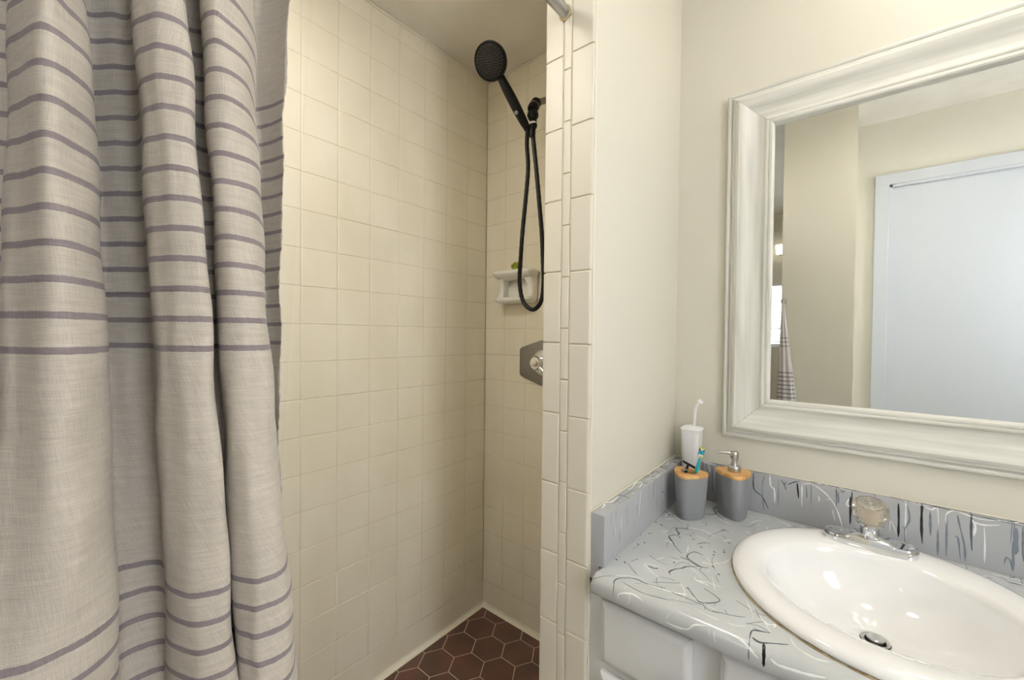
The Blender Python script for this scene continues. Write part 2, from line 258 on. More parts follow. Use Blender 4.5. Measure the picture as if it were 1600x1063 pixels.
SIDE_STROKES=[('g',1.6,[(-0.502,0.0334),(-0.5034,0.0638)]),('d',1.5,[(-0.4792,0.0335),(-0.4799,0.0602)]),('d',2.6,[(-0.4621,0.0877),(-0.4597,0.116)]),('w',3,[(-0.4531,0.0634),(-0.4523,0.0866)]),('g',2,[(-0.4229,0.0423),(-0.4196,0.0937)]),('g',2.2,[(-0.387,0.0892),(-0.3843,0.1193)]),('w',2.6,[(-0.3462,0.0309),(-0.3563,0.093)]),('d',1.8,[(-0.3723,0.0582),(-0.3632,0.0841)]),('d',2.6,[(-0.2654,0.0312),(-0.2678,0.0803)]),('g',2,[(-0.2416,0.0413),(-0.2414,0.1138)]),('d',1.8,[(-0.2052,0.0902),(-0.2057,0.0778),(-0.1886,0.0857),(-0.186,0.0978)]),('g',1.5,[(-0.3115,0.0395),(-0.3086,0.0678)]),('g',2,[(-0.1668,0.0463),(-0.1589,0.0983)]),('g',2,[(-0.4851,0.0644),(-0.4929,0.0898)]),('w',1.5,[(-0.4851,0.0644),(-0.481,0.0898)]),('g',1.6,[(-0.4338,0.0451),(-0.4266,0.085)]),('w',4,[(-0.503,0.0115),(-0.4819,0.0088),(-0.4748,0.0002),(-0.4557,0.0107),(-0.4199,0.0104)]),('w',3,[(-0.3651,0.0095),(-0.3456,0.0115),(-0.3073,0.0058),(-0.298,0.0164),(-0.3387,0.0261)]),('d',1.6,[(-0.4123,0.0068),(-0.4077,0.0183),(-0.412,0.0346)]),('d',1.4,[(-0.2615,0.0053),(-0.2286,0.0109),(-0.1937,0.009),(-0.1948,0.0245)]),('w',1.8,[(-0.1255,0.0153),(-0.0282,0.0066),(0.0009,0.018)]),('d',1.3,[(-0.0945,0.0125),(-0.0453,0.0081),(-0.0226,0.0233)]),('g',2,[(-0.4621,0.0204),(-0.4136,0.0176),(-0.354,0.0221)]),('w',2,[(-0.2717,0.0167),(-0.2422,0.0272),(-0.2058,0.0285)]),('d',1.5,[(-0.2314,0.0157),(-0.2496,0.0373)]),('w',1.5,[(-0.1603,0.0121),(-0.1618,0.0279)]),('d',3.5,[(-0.4504,0.0247),(-0.4466,0.0268)])]
# ================================================================== THE SETTING
ZC, ZB = 2.25, 2.40          # shower ceiling, bathroom ceiling
def struct(name, bm, m, parent=None, smooth=True, angle=35, wn=False): return obj(name, bm, m, parent, smooth, angle, kind='structure', wn=wn)
S = 0.1095; ZR = 0.1067
rows = [ZR + S*k for k in range(20)] + [ZC]
colsL = [0.0] + [0.1133 + S*k for k in range(13)] + [1.52]
colsF = [0.0] + [0.1086 + S*k for k in range(5)] + [0.686]
bm = bmesh.new()
box(bm, -0.12, -0.004, -1.65, 0.12, -0.1, ZB, 1)
tiles(bm, (-0.0016,0,0), (0,-1,0), (0,0,1), (1,0,0), colsL, rows, rnd=rng)
one_tile(bm, (-0.0016,0,0), (0,-1,0), (0,0,1), (1,0,0), 0.0, 1.52, 0.004, ZR, 0.0022, 0.0016, 0.0022)
struct('wall_left', bm, [TILE, GROUT], angle=50, wn=True)
bm = bmesh.new()
box(bm, -0.004, 0.75, 0.004, 0.12, -0.1, ZB, 1)
tiles(bm, (0,0.0016,0), (1,0,0), (0,0,1), (0,-1,0), colsF, rows, rnd=rng)
one_tile(bm, (0,0.0016,0), (1,0,0), (0,0,1), (0,-1,0), 0.0, 0.686, 0.004, ZR, 0.0022, 0.0016, 0.0022)
struct('wall_far', bm, [TILE, GROUT], angle=50, wn=True)
bm = bmesh.new()
box(bm, 0.0, 0.70, -1.62, -1.524, 0, ZC+0.1, 1)
tiles(bm, (0,-1.5216,0), (1,0,0), (0,0,1), (0,1,0), colsF, rows, rnd=rng)
struct('wall_shower_near', bm, [TILE, GROUT], angle=50, wn=True)
# white sealant fillet along the shower floor
bm = bmesh.new()
def fillet(bm, a, b, n, r=0.016, k=6):
    a, b, n = Vector(a), Vector(b), Vector(n); rings = []
    for e in (a, b):
        ring = [e]
        for i in range(k+1):
            t = PI/2*i/k
            ring.append(e + n*(r - r*math.sin(t)) + Vector((0,0,1))*(r - r*math.cos(t)))
        rings.append(ring)
    loft(bm, rings, 0, True, True)
fillet(bm, (0.0,0,0.0), (0.0,-1.52,0.0), (1,0,0)); fillet(bm, (0,-0.0,0.0), (0.686,-0.0,0.0), (0,-1,0)); fixn(bm)
struct('trim_1', bm, CAULK)
# tile-to-ceiling sealant line
bm = bmesh.new()
tube(bm, catmull([(0.003, -0.02-0.1*i, ZC-0.004+0.002*math.sin(i*2.3)) for i in range(15)], 3), 0.004, 8)
tube(bm, catmull([(0.02+0.1*i, -0.003, ZC-0.003+0.0015*math.sin(i*2.9)) for i in range(7)], 3), 0.003, 8)
struct('trim_2', bm, CAULK)
# shower ceiling with a ragged ridge of old paint a hand's width from the walls
bm = bmesh.new()
box(bm, -0.02, 0.6895, -1.62, 0.02, ZC, ZC+0.12)
rp = []
for i in range(30):
    rp.append((0.095 + 0.006*math.sin(i*1.7) + 0.004*math.sin(i*4.1), -1.5 + i*1.40/29))
for i in range(14): rp.append((0.11 + 0.55*i/13, -0.10 + 0.005*math.sin(i*2.1)))
rp.append((0.68, -1.5))
loft(bm, [[(x, y, ZC+0.001) for x, y in rp], [(x, y, ZC-0.0045) for x, y in rp]], 0, False, True); fixn(bm)
struct('ceiling_shower', bm, CEIL, smooth=False)
bm = bmesh.new()
box(bm, 0.686, 2.72, -1.99, 0.12, ZB, ZB+0.1)
struct('ceiling', bm, CEIL, smooth=False)
# partition between shower and vanity
PX0, PX1, PY = 0.690, 0.8050, -0.533
bm = bmesh.new(); box(bm, PX0, PX1, PY, 0.02, -0.05, ZB)
box(bm, PX0, PX1, -1.62, PY, ZC, ZB)
part = struct('wall_partition', bm, PAINT, smooth=False)
def bullnose(bm, x0, x1, z0, z1, rnd, left, right, mi=0):
    """tile on the end face (normal -y) whose outer long edge is rounded"""
    g = 0.0011; yf = PY - 0.007; prof = []
    if left: prof += [(x0, PY)] + [(x0 + 0.006*(1-math.cos(t)), yf + 0.006*(1-math.sin(t))) for t in [PI/2*i/5 for i in range(6)]]
    else: prof += [(x0+g, PY), (x0+g, yf+0.0022), (x0+g+0.0008, yf+0.0006), (x0+g+0.0022, yf)]
    if right: prof += [(x1 - 0.006*(1-math.cos(t)), yf + 0.006*(1-math.sin(t))) for t in [PI/2*i/5 for i in range(5, -1, -1)]] + [(x1, PY)]
    else: prof += [(x1-g-0.0022, yf), (x1-g-0.0008, yf+0.0006), (x1-g, yf+0.0022), (x1-g, PY)]
    cx = (x0+x1)/2; rings = []
    for z, ins in ((z0+g, 0.002), (z0+g+0.0007, 0.0007), (z0+g+0.0022, 0), (z1-g-0.0022, 0), (z1-g-0.0007, 0.0007), (z1-g, 0.002)):
        rings.append([(x, min(PY, y+ins), z) for x, y in prof])
    loft(bm, rings, mi, True, True)
bm = bmesh.new(); T = 0.154; ZL = 0.3198 + 0.225 - T*3
ZRr = 0.3175 + 0.225 - T*3
box(bm, PX0+0.003, 0.8045, PY-0.0045, PY, 0.0, ZC+0.14, 1)
for k in range(-1, 14):
    z0, z1 = max(0, ZL+T*k), min(ZC+0.14, ZL+T*(k+1))
    if z1-z0 > 0.01: bullnose(bm, 0.6858, 0.7335, z0, z1, rng, True, False)
    z0, z1 = max(0, ZRr+T*k), min(ZC+0.14, ZRr+T*(k+1))
    if z1-z0 > 0.01: bullnose(bm, 0.7545, 0.8064, z0, z1, rng, False, True)
zz = 1.302 - 0.1105*12
while zz < ZC+0.1:
    if zz > 0: bullnose(bm, 0.7338, 0.7542, zz, zz+0.1105, rng, False, False)
    zz += 0.1105
fixn(bm)
obj('bullnose_tiling', bm, [TRIMTILE, GROUT], part, True, 50, wn=True)
bm = bmesh.new()
tube(bm, catmull([(0.8068 + 0.0006*math.sin(i*2.7), PY+0.001, 0.0+0.06*i) for i in range(40)], 2), [0.0028]*79, 8)
obj('sealant_bead', bm, CAULK, part)
bm = bmesh.new()      # shower face of the partition, tiled too
tiles(bm, (0.6895,0,0), (0,-1,0), (0,0,1), (-1,0,0), [0.0,0.1133,0.2228,0.3323,0.4418,0.533], rows, rnd=rng)
obj('shower_side_tiling', bm, [TILE, GROUT], part, True, 50, wn=True)
# mirror wall, right wall with a window, wall behind, wall stub
bm = bmesh.new(); box(bm, 0.805, 2.72, 0.0, 0.12, -0.05, ZB); struct('wall_mirror_side', bm, PAINT, smooth=False)
WY0, WY1, WZ0, WZ1 = -1.60, -1.04, 1.00, 2.0
bm = bmesh.new()
box(bm, 2.60, 2.72, -1.99, WY0, -0.05, ZB); box(bm, 2.60, 2.72, WY1, 0.0, -0.05, ZB)
box(bm, 2.60, 2.72, WY0, WY1, -0.05, WZ0); box(bm, 2.60, 2.72, WY0, WY1, WZ1, ZB)
struct('wall_right', bm, PAINT, smooth=False)
bm = bmesh.new()
for a in ((WY0, WY0+0.035, WZ0, WZ1), (WY1-0.035, WY1, WZ0, WZ1)): box(bm, 2.63, 2.67, *a)
for z in (WZ0, (WZ0+WZ1)/2-0.015, WZ1-0.035): box(bm, 2.63, 2.67, WY0+0.035, WY1-0.035, z, z+0.035)
w1 = struct('window_1', bm, WHITE, smooth=False)
bm = bmesh.new(); box(bm, 2.648, 2.652, WY0+0.03, WY1-0.03, WZ0+0.03, WZ1-0.03); obj('pane', bm, GLASS, w1, False)
bm = bmesh.new(); box(bm, 2.575, 2.66, WY0-0.03, WY1+0.03, WZ0-0.025, WZ0, 0, 0.004); obj('sill', bm, WHITE, w1, False)
DX0, DX1, DZ = 1.367, 2.135, 2.035
bm = bmesh.new()
box(bm, 1.225, DX0, -1.99, -1.87, -0.05, ZB); box(bm, DX1, 2.60, -1.99, -1.87, -0.05, ZB); box(bm, DX0, DX1, -1.99, -1.87, DZ, ZB)
struct('wall_behind', bm, PAINT, smooth=False)
bm = bmesh.new(); box(bm, 0.918, 1.225, -1.99, -1.42, -0.05, ZB+0.02); struct('wall_stub', bm, PAINT, smooth=False)
bm = bmesh.new(); box(bm, DX0+0.003, DX1-0.003, -1.905, -1.880, 0.005, DZ-0.004, 0, 0.002)
dr = struct('door_1', bm, DOORW, smooth=False)
bm = bmesh.new()
for a in ((DX0-0.062, DX0, 0.0, DZ+0.062), (DX1, DX1+0.062, 0.0, DZ+0.062)): box(bm, a[0], a[1], -1.870, -1.852, a[2], a[3], 0, 0.004)
box(bm, DX0-0.062, DX1+0.062, -1.8705, -1.8515, DZ, DZ+0.062, 0, 0.004)
box(bm, DX0-0.002, DX0+0.012, -1.878, -1.860, 0, DZ); box(bm, DX1-0.012, DX1+0.002, -1.878, -1.860, 0, DZ); box(bm, DX0, DX1, -1.878, -1.860, DZ-0.012, DZ)
obj('door_casing', bm, DOORW, dr, False)
bm = bmesh.new(); lathe(bm, [(0.028,0),(0.028,0.006),(0.012,0.012),(0.010,0.035),(0.026,0.048),(0.028,0.062),(0.018,0.072)], (DX1-0.06,-1.880,0.95), (0,1,0), 24); obj('door_handle', bm, STEEL, dr)
# floors: shower floor of hexagons, bathroom floor, threshold
bm = bmesh.new()
a = [bm.verts.new(q) for q in ((0,-1.52,-0.0012),(0.70,-1.52,-0.0012),(0.70,0,-0.0012),(0,0,-0.0012))]; bm.faces.new(a).material_index = 1
hs = 0.0650; hp = 0.1126; g = 0.0026
for ci in range(-1, 9):
    for ri in range(-1, 15):
        cx = 0.0930 + ci*hs*1.5; cy = -0.1122 - ri*hp - (hp/2 if ci % 2 else 0)
        t = bmesh.new(); rings = []
        for rr, h in ((hs - g*0.6, -0.002), (hs - g*0.6, -0.0006), (hs - g*0.6 - 0.0016, 0.0)):
            rings.append([(cx + rr*math.cos(PI/3*i), cy + rr*math.sin(PI/3*i), h + (rng.uniform(-1,1)*0.0001)) for i in range(6)])
        loft(t, rings, 0, False, True)
        for co, no in (((0,0,0),(-1,0,0)), ((0,0,0),(0,1,0)), ((0.70,0,0),(1,0,0)), ((0,-1.52,0),(0,-1,0))):
            bmesh.ops.bisect_plane(t, geom=t.verts[:]+t.edges[:]+t.faces[:], plane_co=co, plane_no=no, clear_outer=True)
        merge(bm, t, 0)
box(bm, 0, 0.7, -1.52, 0, -0.06, -0.004, 1)
struct('floor_shower', bm, [HEX, HEXGROUT], smooth=False)
bm = bmesh.new(); box(bm, 0.70, 2.60, -1.87, 0.0, -0.06, 0.0); box(bm, -0.6, 1.225, -3.6, -1.62, -0.06, 0.0); box(bm, 0.70, 1.225, -1.99, -1.87, -0.06, 0.0)
struct('floor', bm, FLOOR, smooth=False)
bm = bmesh.new(); box(bm, 0.690, 0.805, -1.52, -0.541, 0.0, 0.10, 0, 0.006); struct('trim_3', bm, TRIMTILE)
# hall glimpsed in the mirror past the wall stub
bm = bmesh.new(); box(bm, -0.72, -0.60, -3.72, -1.62, -0.05, ZB); struct('wall_hall_left', bm, PAINT, smooth=False)
bm = bmesh.new(); box(bm, 1.225, 1.33, -3.72, -1.99, -0.05, ZB); struct('wall_hall_right', bm, PAINT, smooth=False)
HX0, HX1, HZ0, HZ1 = 0.02, 0.70, 1.08, 1.72
bm = bmesh.new()
box(bm, -0.60, HX0, -3.72, -3.60, -0.05, ZB); box(bm, HX1, 1.225, -3.72, -3.60, -0.05, ZB); box(bm, HX0, HX1, -3.72, -3.60, -0.05, HZ0); box(bm, HX0, HX1, -3.72, -3.60, HZ1, ZB)
struct('wall_hall_end', bm, PAINT, smooth=False)
bm = bmesh.new(); box(bm, -0.72, 0.686, -3.72, -1.60, ZB, ZB+0.1); box(bm, 0.686, 1.33, -3.72, -1.99, ZB, ZB+0.1); box(bm, -0.72, 0.0, -1.64, -1.60, -0.05, ZB); box(bm, 0.0, 0.70, -1.62, -1.60, ZC+0.1, ZB)
struct('ceiling_hall', bm, CEIL, smooth=False)
bm = bmesh.new()
for a in ((HX0, HX0+0.03), (HX1-0.03, HX1)): box(bm, a[0], a[1], -3.68, -3.64, HZ0, HZ1)
box(bm, HX0, HX1, -3.68, -3.64, HZ0, HZ0+0.03); box(bm, HX0, HX1, -3.68, -3.64, HZ1-0.03, HZ1); box(bm, HX0, HX1, -3.68, -3.64, 1.25, 1.29)
w2 = struct('window_2', bm, WHITE, smooth=False)
bm = bmesh.new(); box(bm, HX0+0.03, HX1-0.03, -3.664, -3.660, HZ0+0.03, HZ1-0.03); obj('pane', bm, GLASS, w2, False)
bm = bmesh.new(); z = HZ0+0.05
while z < HZ1-0.03:
    t = bmesh.new(); box(t, HX0+0.01, HX1-0.01, -0.012, 0.012, -0.0006, 0.0006)
    merge(bm, t, 0, Matrix.Translation((0,-3.615,z)) @ Matrix.Rotation(math.radians(28), 4, 'X')); z += 0.024
box(bm, HX0, HX1, -3.63, -3.602, HZ1-0.03, HZ1)
wb = obj('window_blind', bm, WHITE, None, False); tagp(wb, 'white slatted blind over the bright far window seen at the mirror\'s left edge', 'blind')

# ================================================================== LAMPS OUT OF THE FRAME, SOME ADDED AS FILL
t = root('ceiling_fill_light', (1.60,-0.98,ZB), 'unseen round ceiling light added as soft fill over the vanity side of the room', 'lamp')  # added fixture giving soft fill from above
bm = bmesh.new(); lathe(bm, [(0.15,0.0),(0.155,-0.012),(0.150,-0.02)], (1.60,-0.98,ZB), (0,0,1), 40); obj('base_ring', bm, STEEL, t)
bm = bmesh.new(); lathe(bm, [(0.146,-0.012),(0.14,-0.04),(0.11,-0.065),(0.05,-0.080),(0.005,-0.083)], (1.60,-0.98,ZB), (0,0,1), 40); obj('diffuser', bm, BULB, t)
l = area('ceiling_fill_lamp', (1.60,-0.98,ZB-0.10), (1.60,-0.98,0), 0.26, 0.26, LAMPS['ceiling'], WARM); l.data.shape = 'DISK'
t = root('vanity_light', (1.55,-0.005,2.14), 'three-bulb chrome bar light on the wall above the framed mirror', 'lamp')
bm = bmesh.new(); box(bm, 1.27, 1.83, -0.03, -0.001, 2.10, 2.18, 0, 0.006); obj('back_bar', bm, CHROME, t)
for x in (1.36, 1.55, 1.74):
    bm = bmesh.new(); lathe(bm, [(0.022,0),(0.024,0.02),(0.018,0.03)], (x,-0.03,2.14), (0,-1,0), 20); obj('socket', bm, CHROME, t)
    bm = bmesh.new(); lathe(bm, [(0.014,0.028)]+[(0.042*math.sin(a), 0.075-0.042*math.cos(a)) for a in [0.5+2.55*i/9 for i in range(10)]], (x,-0.03,2.14), (0,-1,0), 24); obj('bulb', bm, BULB, t)
    point('vanity_lamp', (x,-0.175,2.13), LAMPS['vanity'], WARM, 0.04)
t = root('shower_fill_light', (0.36,-1.20,ZC), 'unseen round fill light added to the shower ceiling above the striped curtain', 'lamp')  # added light that lifts the dim shower interior
bm = bmesh.new(); lathe(bm, [(0.15,0.0),(0.155,-0.010),(0.150,-0.016)], (0.36,-1.20,ZC), (0,0,1), 40); obj('base_ring', bm, WHITE, t)
bm = bmesh.new(); lathe(bm, [(0.146,-0.010),(0.14,-0.03),(0.10,-0.045),(0.05,-0.052),(0.005,-0.054)], (0.36,-1.20,ZC), (0,0,1), 40); obj('diffuser', bm, BULB, t)
l = area('shower_fill_lamp', (0.36,-1.20,ZC-0.065), (0.36,-1.20,0), 0.28, 0.28, LAMPS['shower'], WARM); l.data.shape = 'DISK'
t = root('hall_fill_light', (0.1,-2.6,ZB), 'unseen ceiling light added to brighten the hall beyond the wall stub', 'lamp')  # added light, the closed hall would be dark without it
bm = bmesh.new(); lathe(bm, [(0.10,0.0),(0.105,-0.012),(0.09,-0.05),(0.04,-0.07),(0.005,-0.072)], (0.1,-2.6,ZB), (0,0,1), 32); obj('diffuser', bm, BULB, t)
area('hall_fill_lamp', (0.1,-2.6,ZB-0.09), (0.1,-2.6,0), 0.2, 0.2, LAMPS['hall'], WARM)
t = root('wall_sconce', (0.80,-3.60,2.02), 'small warm glowing sconce high on the far wall seen at the mirror\'s left edge', 'lamp')
bm = bmesh.new(); lathe(bm, [(0.03,0),(0.03,0.01),(0.012,0.02),(0.010,0.05)], (0.655,-3.60,2.02), (0,1,0), 20); obj('wall_plate', bm, CHROME, t)
bm = bmesh.new(); lathe(bm, [(0.026,-0.045),(0.036,0.045)], (0.655,-3.54,2.04), (0,0,1), 24); obj('shade', bm, BULB, t)

# ================================================================== SHOWER CURTAIN
CT = [  # plan position at (upper, middle, lower) height measured off the hanging folds
[(0.745,-1.500,1.45),(0.750,-1.500,1.17),(0.760,-1.500,0.90)], [(0.66,-1.455,1.45),(0.67,-1.455,1.17),(0.68,-1.455,0.90)], [(0.655,-1.425,1.45),(0.665,-1.425,1.17),(0.675,-1.425,0.90)],
[(0.77,-1.405,1.45),(0.78,-1.405,1.17),(0.79,-1.405,0.90)], [(0.77,-1.365,1.45),(0.78,-1.365,1.17),(0.79,-1.365,0.90)], [(0.655,-1.345,1.45),(0.66,-1.345,1.17),(0.69,-1.350,0.90)], [(0.648,-1.289,1.45),(0.660,-1.294,1.17),(0.700,-1.301,0.90)],
[(0.7194,-1.2917,1.4297),(0.7379,-1.2968,1.1713),(0.7744,-1.3032,0.9438)],
[(0.7498,-1.2862,1.4178),(0.762,-1.2872,1.1717),(0.7923,-1.2922,0.9466)],
[(0.7781,-1.2759,1.4099),(0.7884,-1.2744,1.172),(0.7959,-1.2725,0.9358)],
[(0.7647,-1.2633,1.4246),(0.7837,-1.2587,1.1719),(0.7864,-1.2547,0.919)],
[(0.7325,-1.2505,1.4489),(0.7429,-1.2406,1.1712),(0.7624,-1.2361,0.8937)],
[(0.6314,-1.2465,1.5028),(0.6526,-1.2350,1.1698),(0.7111,-1.2338,0.8639)],
[(0.6432,-1.2287,1.5080),(0.6624,-1.2191,1.1699),(0.7010,-1.2165,0.8471)],
[(0.6609,-1.2141,1.5082),(0.6855,-1.2038,1.1702),(0.7103,-1.1959,0.8389)],
[(0.7261,-1.223,1.4695),(0.7491,-1.2121,1.1713),(0.7421,-1.2016,0.8602)],
[(0.7536,-1.2186,1.4583),(0.7714,-1.2065,1.1716),(0.7712,-1.1967,0.8731)],
[(0.768,-1.2106,1.456),(0.7869,-1.1975,1.1718),(0.7891,-1.1857,0.8758)],
[(0.7604,-1.1919,1.4716),(0.7883,-1.1795,1.1718),(0.7904,-1.1614,0.8608)],
[(0.6844,-1.1787,1.5185),(0.7233,-1.1659,1.1708),(0.7469,-1.1526,0.8311)],
[(0.6898,-1.1611,1.5268),(0.7198,-1.1558,1.1707),(0.7462,-1.1468,0.8269)],
[(0.741,-1.1777,1.4903),(0.7614,-1.1668,1.1714),(0.779,-1.1581,0.8524)],
[(0.7634,-1.1762,1.4799),(0.7812,-1.1646,1.1717),(0.7986,-1.1521,0.8593)],
[(0.7674,-1.165,1.4849),(0.7888,-1.1531,1.1718),(0.8112,-1.1442,0.8611)],
[(0.7459,-1.1407,1.5111),(0.7791,-1.1325,1.1716),(0.8066,-1.1159,0.8403)],
[(0.6949,-1.1174,1.5516),(0.7148,-1.1079,1.1705),(0.7458,-1.0893,0.7895)],
[(0.5641,-1.0814,1.6407),(0.5888,-1.0697,1.1684),(0.6217,-1.0511,0.6962)],
[(0.5791,-1.0623,1.645),(0.597,-1.0628,1.1685),(0.6308,-1.0564,0.7046)],
[(0.6227,-1.0524,1.6291),(0.622,-1.0615,1.1689),(0.6374,-1.0638,0.713)]]
def ctrl_at(c, z):
    (x0,y0,z0),(x1,y1,z1),(x2,y2,z2) = c
    zc = max(min(z, z0+0.12), z2-0.25)
    l0 = (zc-z1)*(zc-z2)/((z0-z1)*(z0-z2)); l1 = (zc-z0)*(zc-z2)/((z1-z0)*(z1-z2)); l2 = (zc-z0)*(zc-z1)/((z2-z0)*(z2-z1))
    return Vector((x0*l0+x1*l1+x2*l2, y0*l0+y1*l1+y2*l2, 0))
ZT, ZBOT = 1.845, 0.17
bm = bmesh.new(); uvl = bm.loops.layers.uv.new('UVMap'); zs = [ZBOT + (ZT-ZBOT)*i/240 for i in range(241)]
grid = []; uvs = {}
for zi, z in enumerate(zs):
    cp = []
    for c in CT:
        v_ = ctrl_at(c, z)
        if z > 1.6:                                   # gathers tighten to the rod
            t_ = min(1, (z-1.6)/0.245); v_.x = v_.x*(1-0.5*t_) + 0.7375*0.5*t_
        cp.append(v_)
    # crease of the big front fold kept sharp by doubling its point
    line = catmull(cp, 7); row = []
    s_ = 0
    for i, q in enumerate(line):
        if i: s_ += (q-line[i-1]).length
        w = 0.0012*math.sin(z*31+i*0.21) + 0.0009*math.sin(z*57-i*0.37)
        edge = max(0, (i-(len(line)-4))/3)
        v_ = bm.verts.new((q.x+w, q.y+w*0.6 + edge*rng.uniform(-0.0008,0.0008), z)); row.append(v_); uvs[v_] = (s_, z)
    grid.append(row)
for a, b in zip(grid[:-1], grid[1:]):
    for i in range(len(a)-1):
        f = bm.faces.new((a[i], a[i+1], b[i+1], b[i]))
        for lp in f.loops: lp[uvl].uv = uvs[lp.vert]
cur = root('shower_curtain', (0.7375,-1.28,ZBOT), 'beige linen shower curtain with thin mauve-grey stripes bunched at the left', 'curtain')
o = obj('curtain_cloth', bm, CURTAIN, cur, True, 180)
md = o.modifiers.new('thickness', 'SOLIDIFY'); md.thickness = 0.0009
# clear liner edge behind the cloth
bm = bmesh.new(); rows_ = []
for i in range(60):
    z = 0.12 + 1.72*i/59
    xe, ye = 0.5866 + 0.006*math.sin(z*3), -1.0325 + (0.030*min(1, max(-1, (z-1.17)/0.5)) if z > 1.0 else -0.010)
    rows_.append([bm.verts.new((0.5866 + (0.04*(1-k/6.0))*math.sin(k*1.9) + (0.004*math.sin(k*2+z*4)), ye - 0.09*(1-k/6.0), z)) for k in range(7)])
for a, b in zip(rows_[:-1], rows_[1:]):
    for i in range(6): bm.faces.new((a[i], a[i+1], b[i+1], b[i]))
lin = obj('clear_liner', bm, LINER, cur, True, 180); lin['label'] = 'clear plastic liner'
# rod
t = root('curtain_rod', (0.7375,-0.541,1.865), 'grey metal curtain rod fixed to the tiled end of the partition', 'curtain rod')
bm = bmesh.new(); tube(bm, [(0.7375,-1.519,1.865),(0.7375,-0.542,1.865)], 0.0125, 24); obj('rod', bm, ROD, t)
bm = bmesh.new()
lathe(bm, [(0.0148,0),(0.0150,0.002),(0.0130,0.005)], (0.7375,-0.5405,1.8645), (0,-1,0), 24, 0, True, True, 1.0, 1.08); obj('rust_stained_sealant', bm, STAIN, t)

# ================================================================== SHOWER FITTINGS
t = root('shower_head_mount', (0.41,0.0,2.03), 'grey shower arm with black swivel bracket high on the tiled shower wall', 'shower arm')
arm = catmull([(0.41,-0.001,2.000),(0.41,-0.06,2.000),(0.41,-0.12,1.985),(0.41,-0.170,1.957),(0.41,-0.203,1.935)], 8)
bm = bmesh.new(); tube(bm, arm, 0.0105, 16); obj('arm_pipe', bm, DULL, t)
bm = bmesh.new(); lathe(bm, [(0.033,0),(0.034,0.003),(0.026,0.008),(0.013,0.012)], (0.41,-0.001,2.000), (0,-1,0), 28); obj('wall_flange', bm, DULL, t)
d_ = Vector((0,-0.55,-0.83)).normalized()
bm = bmesh.new()
lathe(bm, [(0.013,-0.012),(0.0165,-0.008),(0.0175,0.010),(0.0165,0.013),(0.0175,0.016),(0.0175,0.030),(0.014,0.036)], Vector((0.41,-0.205,1.934)), d_, 28)
lathe(bm, [(0.010,0),(0.017,0.006),(0.019,0.018),(0.014,0.028)], Vector((0.41,-0.218,1.905)), (0,-0.1,-1), 24)
box(bm, 0.404, 0.420, -0.230, -0.212, 1.874, 1.896, 0, 0.004)
lathe(bm, [(0.010,0.0),(0.012,0.004),(0.012,0.020),(0.009,0.026)], Vector((0.413,-0.222,1.872)), (0.05,0.1,-1), 20)
bk = obj('swivel_bracket', bm, BLACK, t)
bm = bmesh.new(); lathe(bm, [(0.0122,0),(0.0128,0.001),(0.0128,0.004),(0.0122,0.005)], Vector((0.413,-0.2225,1.864)), (0.05,0.1,-1), 24); obj('white_washer', bm, PLASTIC, bk)
bm = bmesh.new(); lathe(bm, [(0.0178,0.0125),(0.0181,0.0128),(0.0181,0.0142),(0.0178,0.0145)], Vector((0.41,-0.205,1.934)), d_, 28); obj('grey_ring', bm, DULL, bk)
# hand shower
HC = Vector((0.354,-0.362,2.013)); HB = Vector((0.394,-0.246,1.862))
hd = (HC-HB).normalized(); nn = Vector((0.20,-0.80,-0.55)); nn = (nn - hd*nn.dot(hd)*0.8).normalized()
t = root('hand_shower', tuple(HB), 'black round hand shower clipped in the bracket, grey nozzles facing out', 'shower head')
bm = bmesh.new()
lathe(bm, [(0.012,-0.030),(0.028,-0.028),(0.044,-0.020),(0.0515,-0.009),(0.0535,0.002),(0.0525,0.0065),(0.0495,0.008),(0.0485,0.006)], HC, nn, 56)
obj('head_body', bm, BLACK, t)
bm = bmesh.new(); lathe(bm, [(0.0487,0.0055),(0.0475,0.0068),(0.030,0.0085),(0.001,0.0085)], HC, nn, 56, 0, False, True); sp = obj('spray_plate', bm, BLACK, t)
bm = bmesh.new(); qn = Vector((0,0,1)).rotation_difference(nn)
for ring_, cnt_ in ((0.005,5),(0.0095,9),(0.0145,14),(0.0195,18),(0.025,22),(0.0305,26),(0.036,28),(0.0415,26)):
    for i in range(cnt_):
        a_ = 2*PI*i/cnt_ + ring_*90; p_ = HC + qn @ Vector((ring_*math.cos(a_), ring_*math.sin(a_), 0.0068 if ring_ > 0.035 else 0.0082))
        lathe(bm, [(0.00115,0),(0.0010,0.0009),(0.0004,0.0013)], p_, nn, 6)
no_ = obj('nozzles', bm, NOZ, sp, True, 60, kind='stuff')
bm = bmesh.new(); back = HC - nn*0.014
pts = catmull([HB - hd*0.010, HB + (back-HB)*0.25, HB + (back-HB)*0.5, HB + (back-HB)*0.74, back], 6)
nP = len(pts); tube(bm, pts, [0.0125 + 0.0035*math.sin(PI*min(1,i/(nP*0.7))) + 0.004*max(0,(i-nP*0.7)/(nP*0.3)) for i in range(nP)], 20)
lathe(bm, [(0.0105,-0.026),(0.0115,-0.02),(0.0115,-0.008)], HB, hd, 20)
ha = obj('handle', bm, BLACK, t)
bm = bmesh.new(); lathe(bm, [(0.006,0),(0.006,0.004),(0.004,0.005)], HB + hd*0.035 + nn*0.0145, nn, 16); obj('grey_button', bm, CUP, ha)
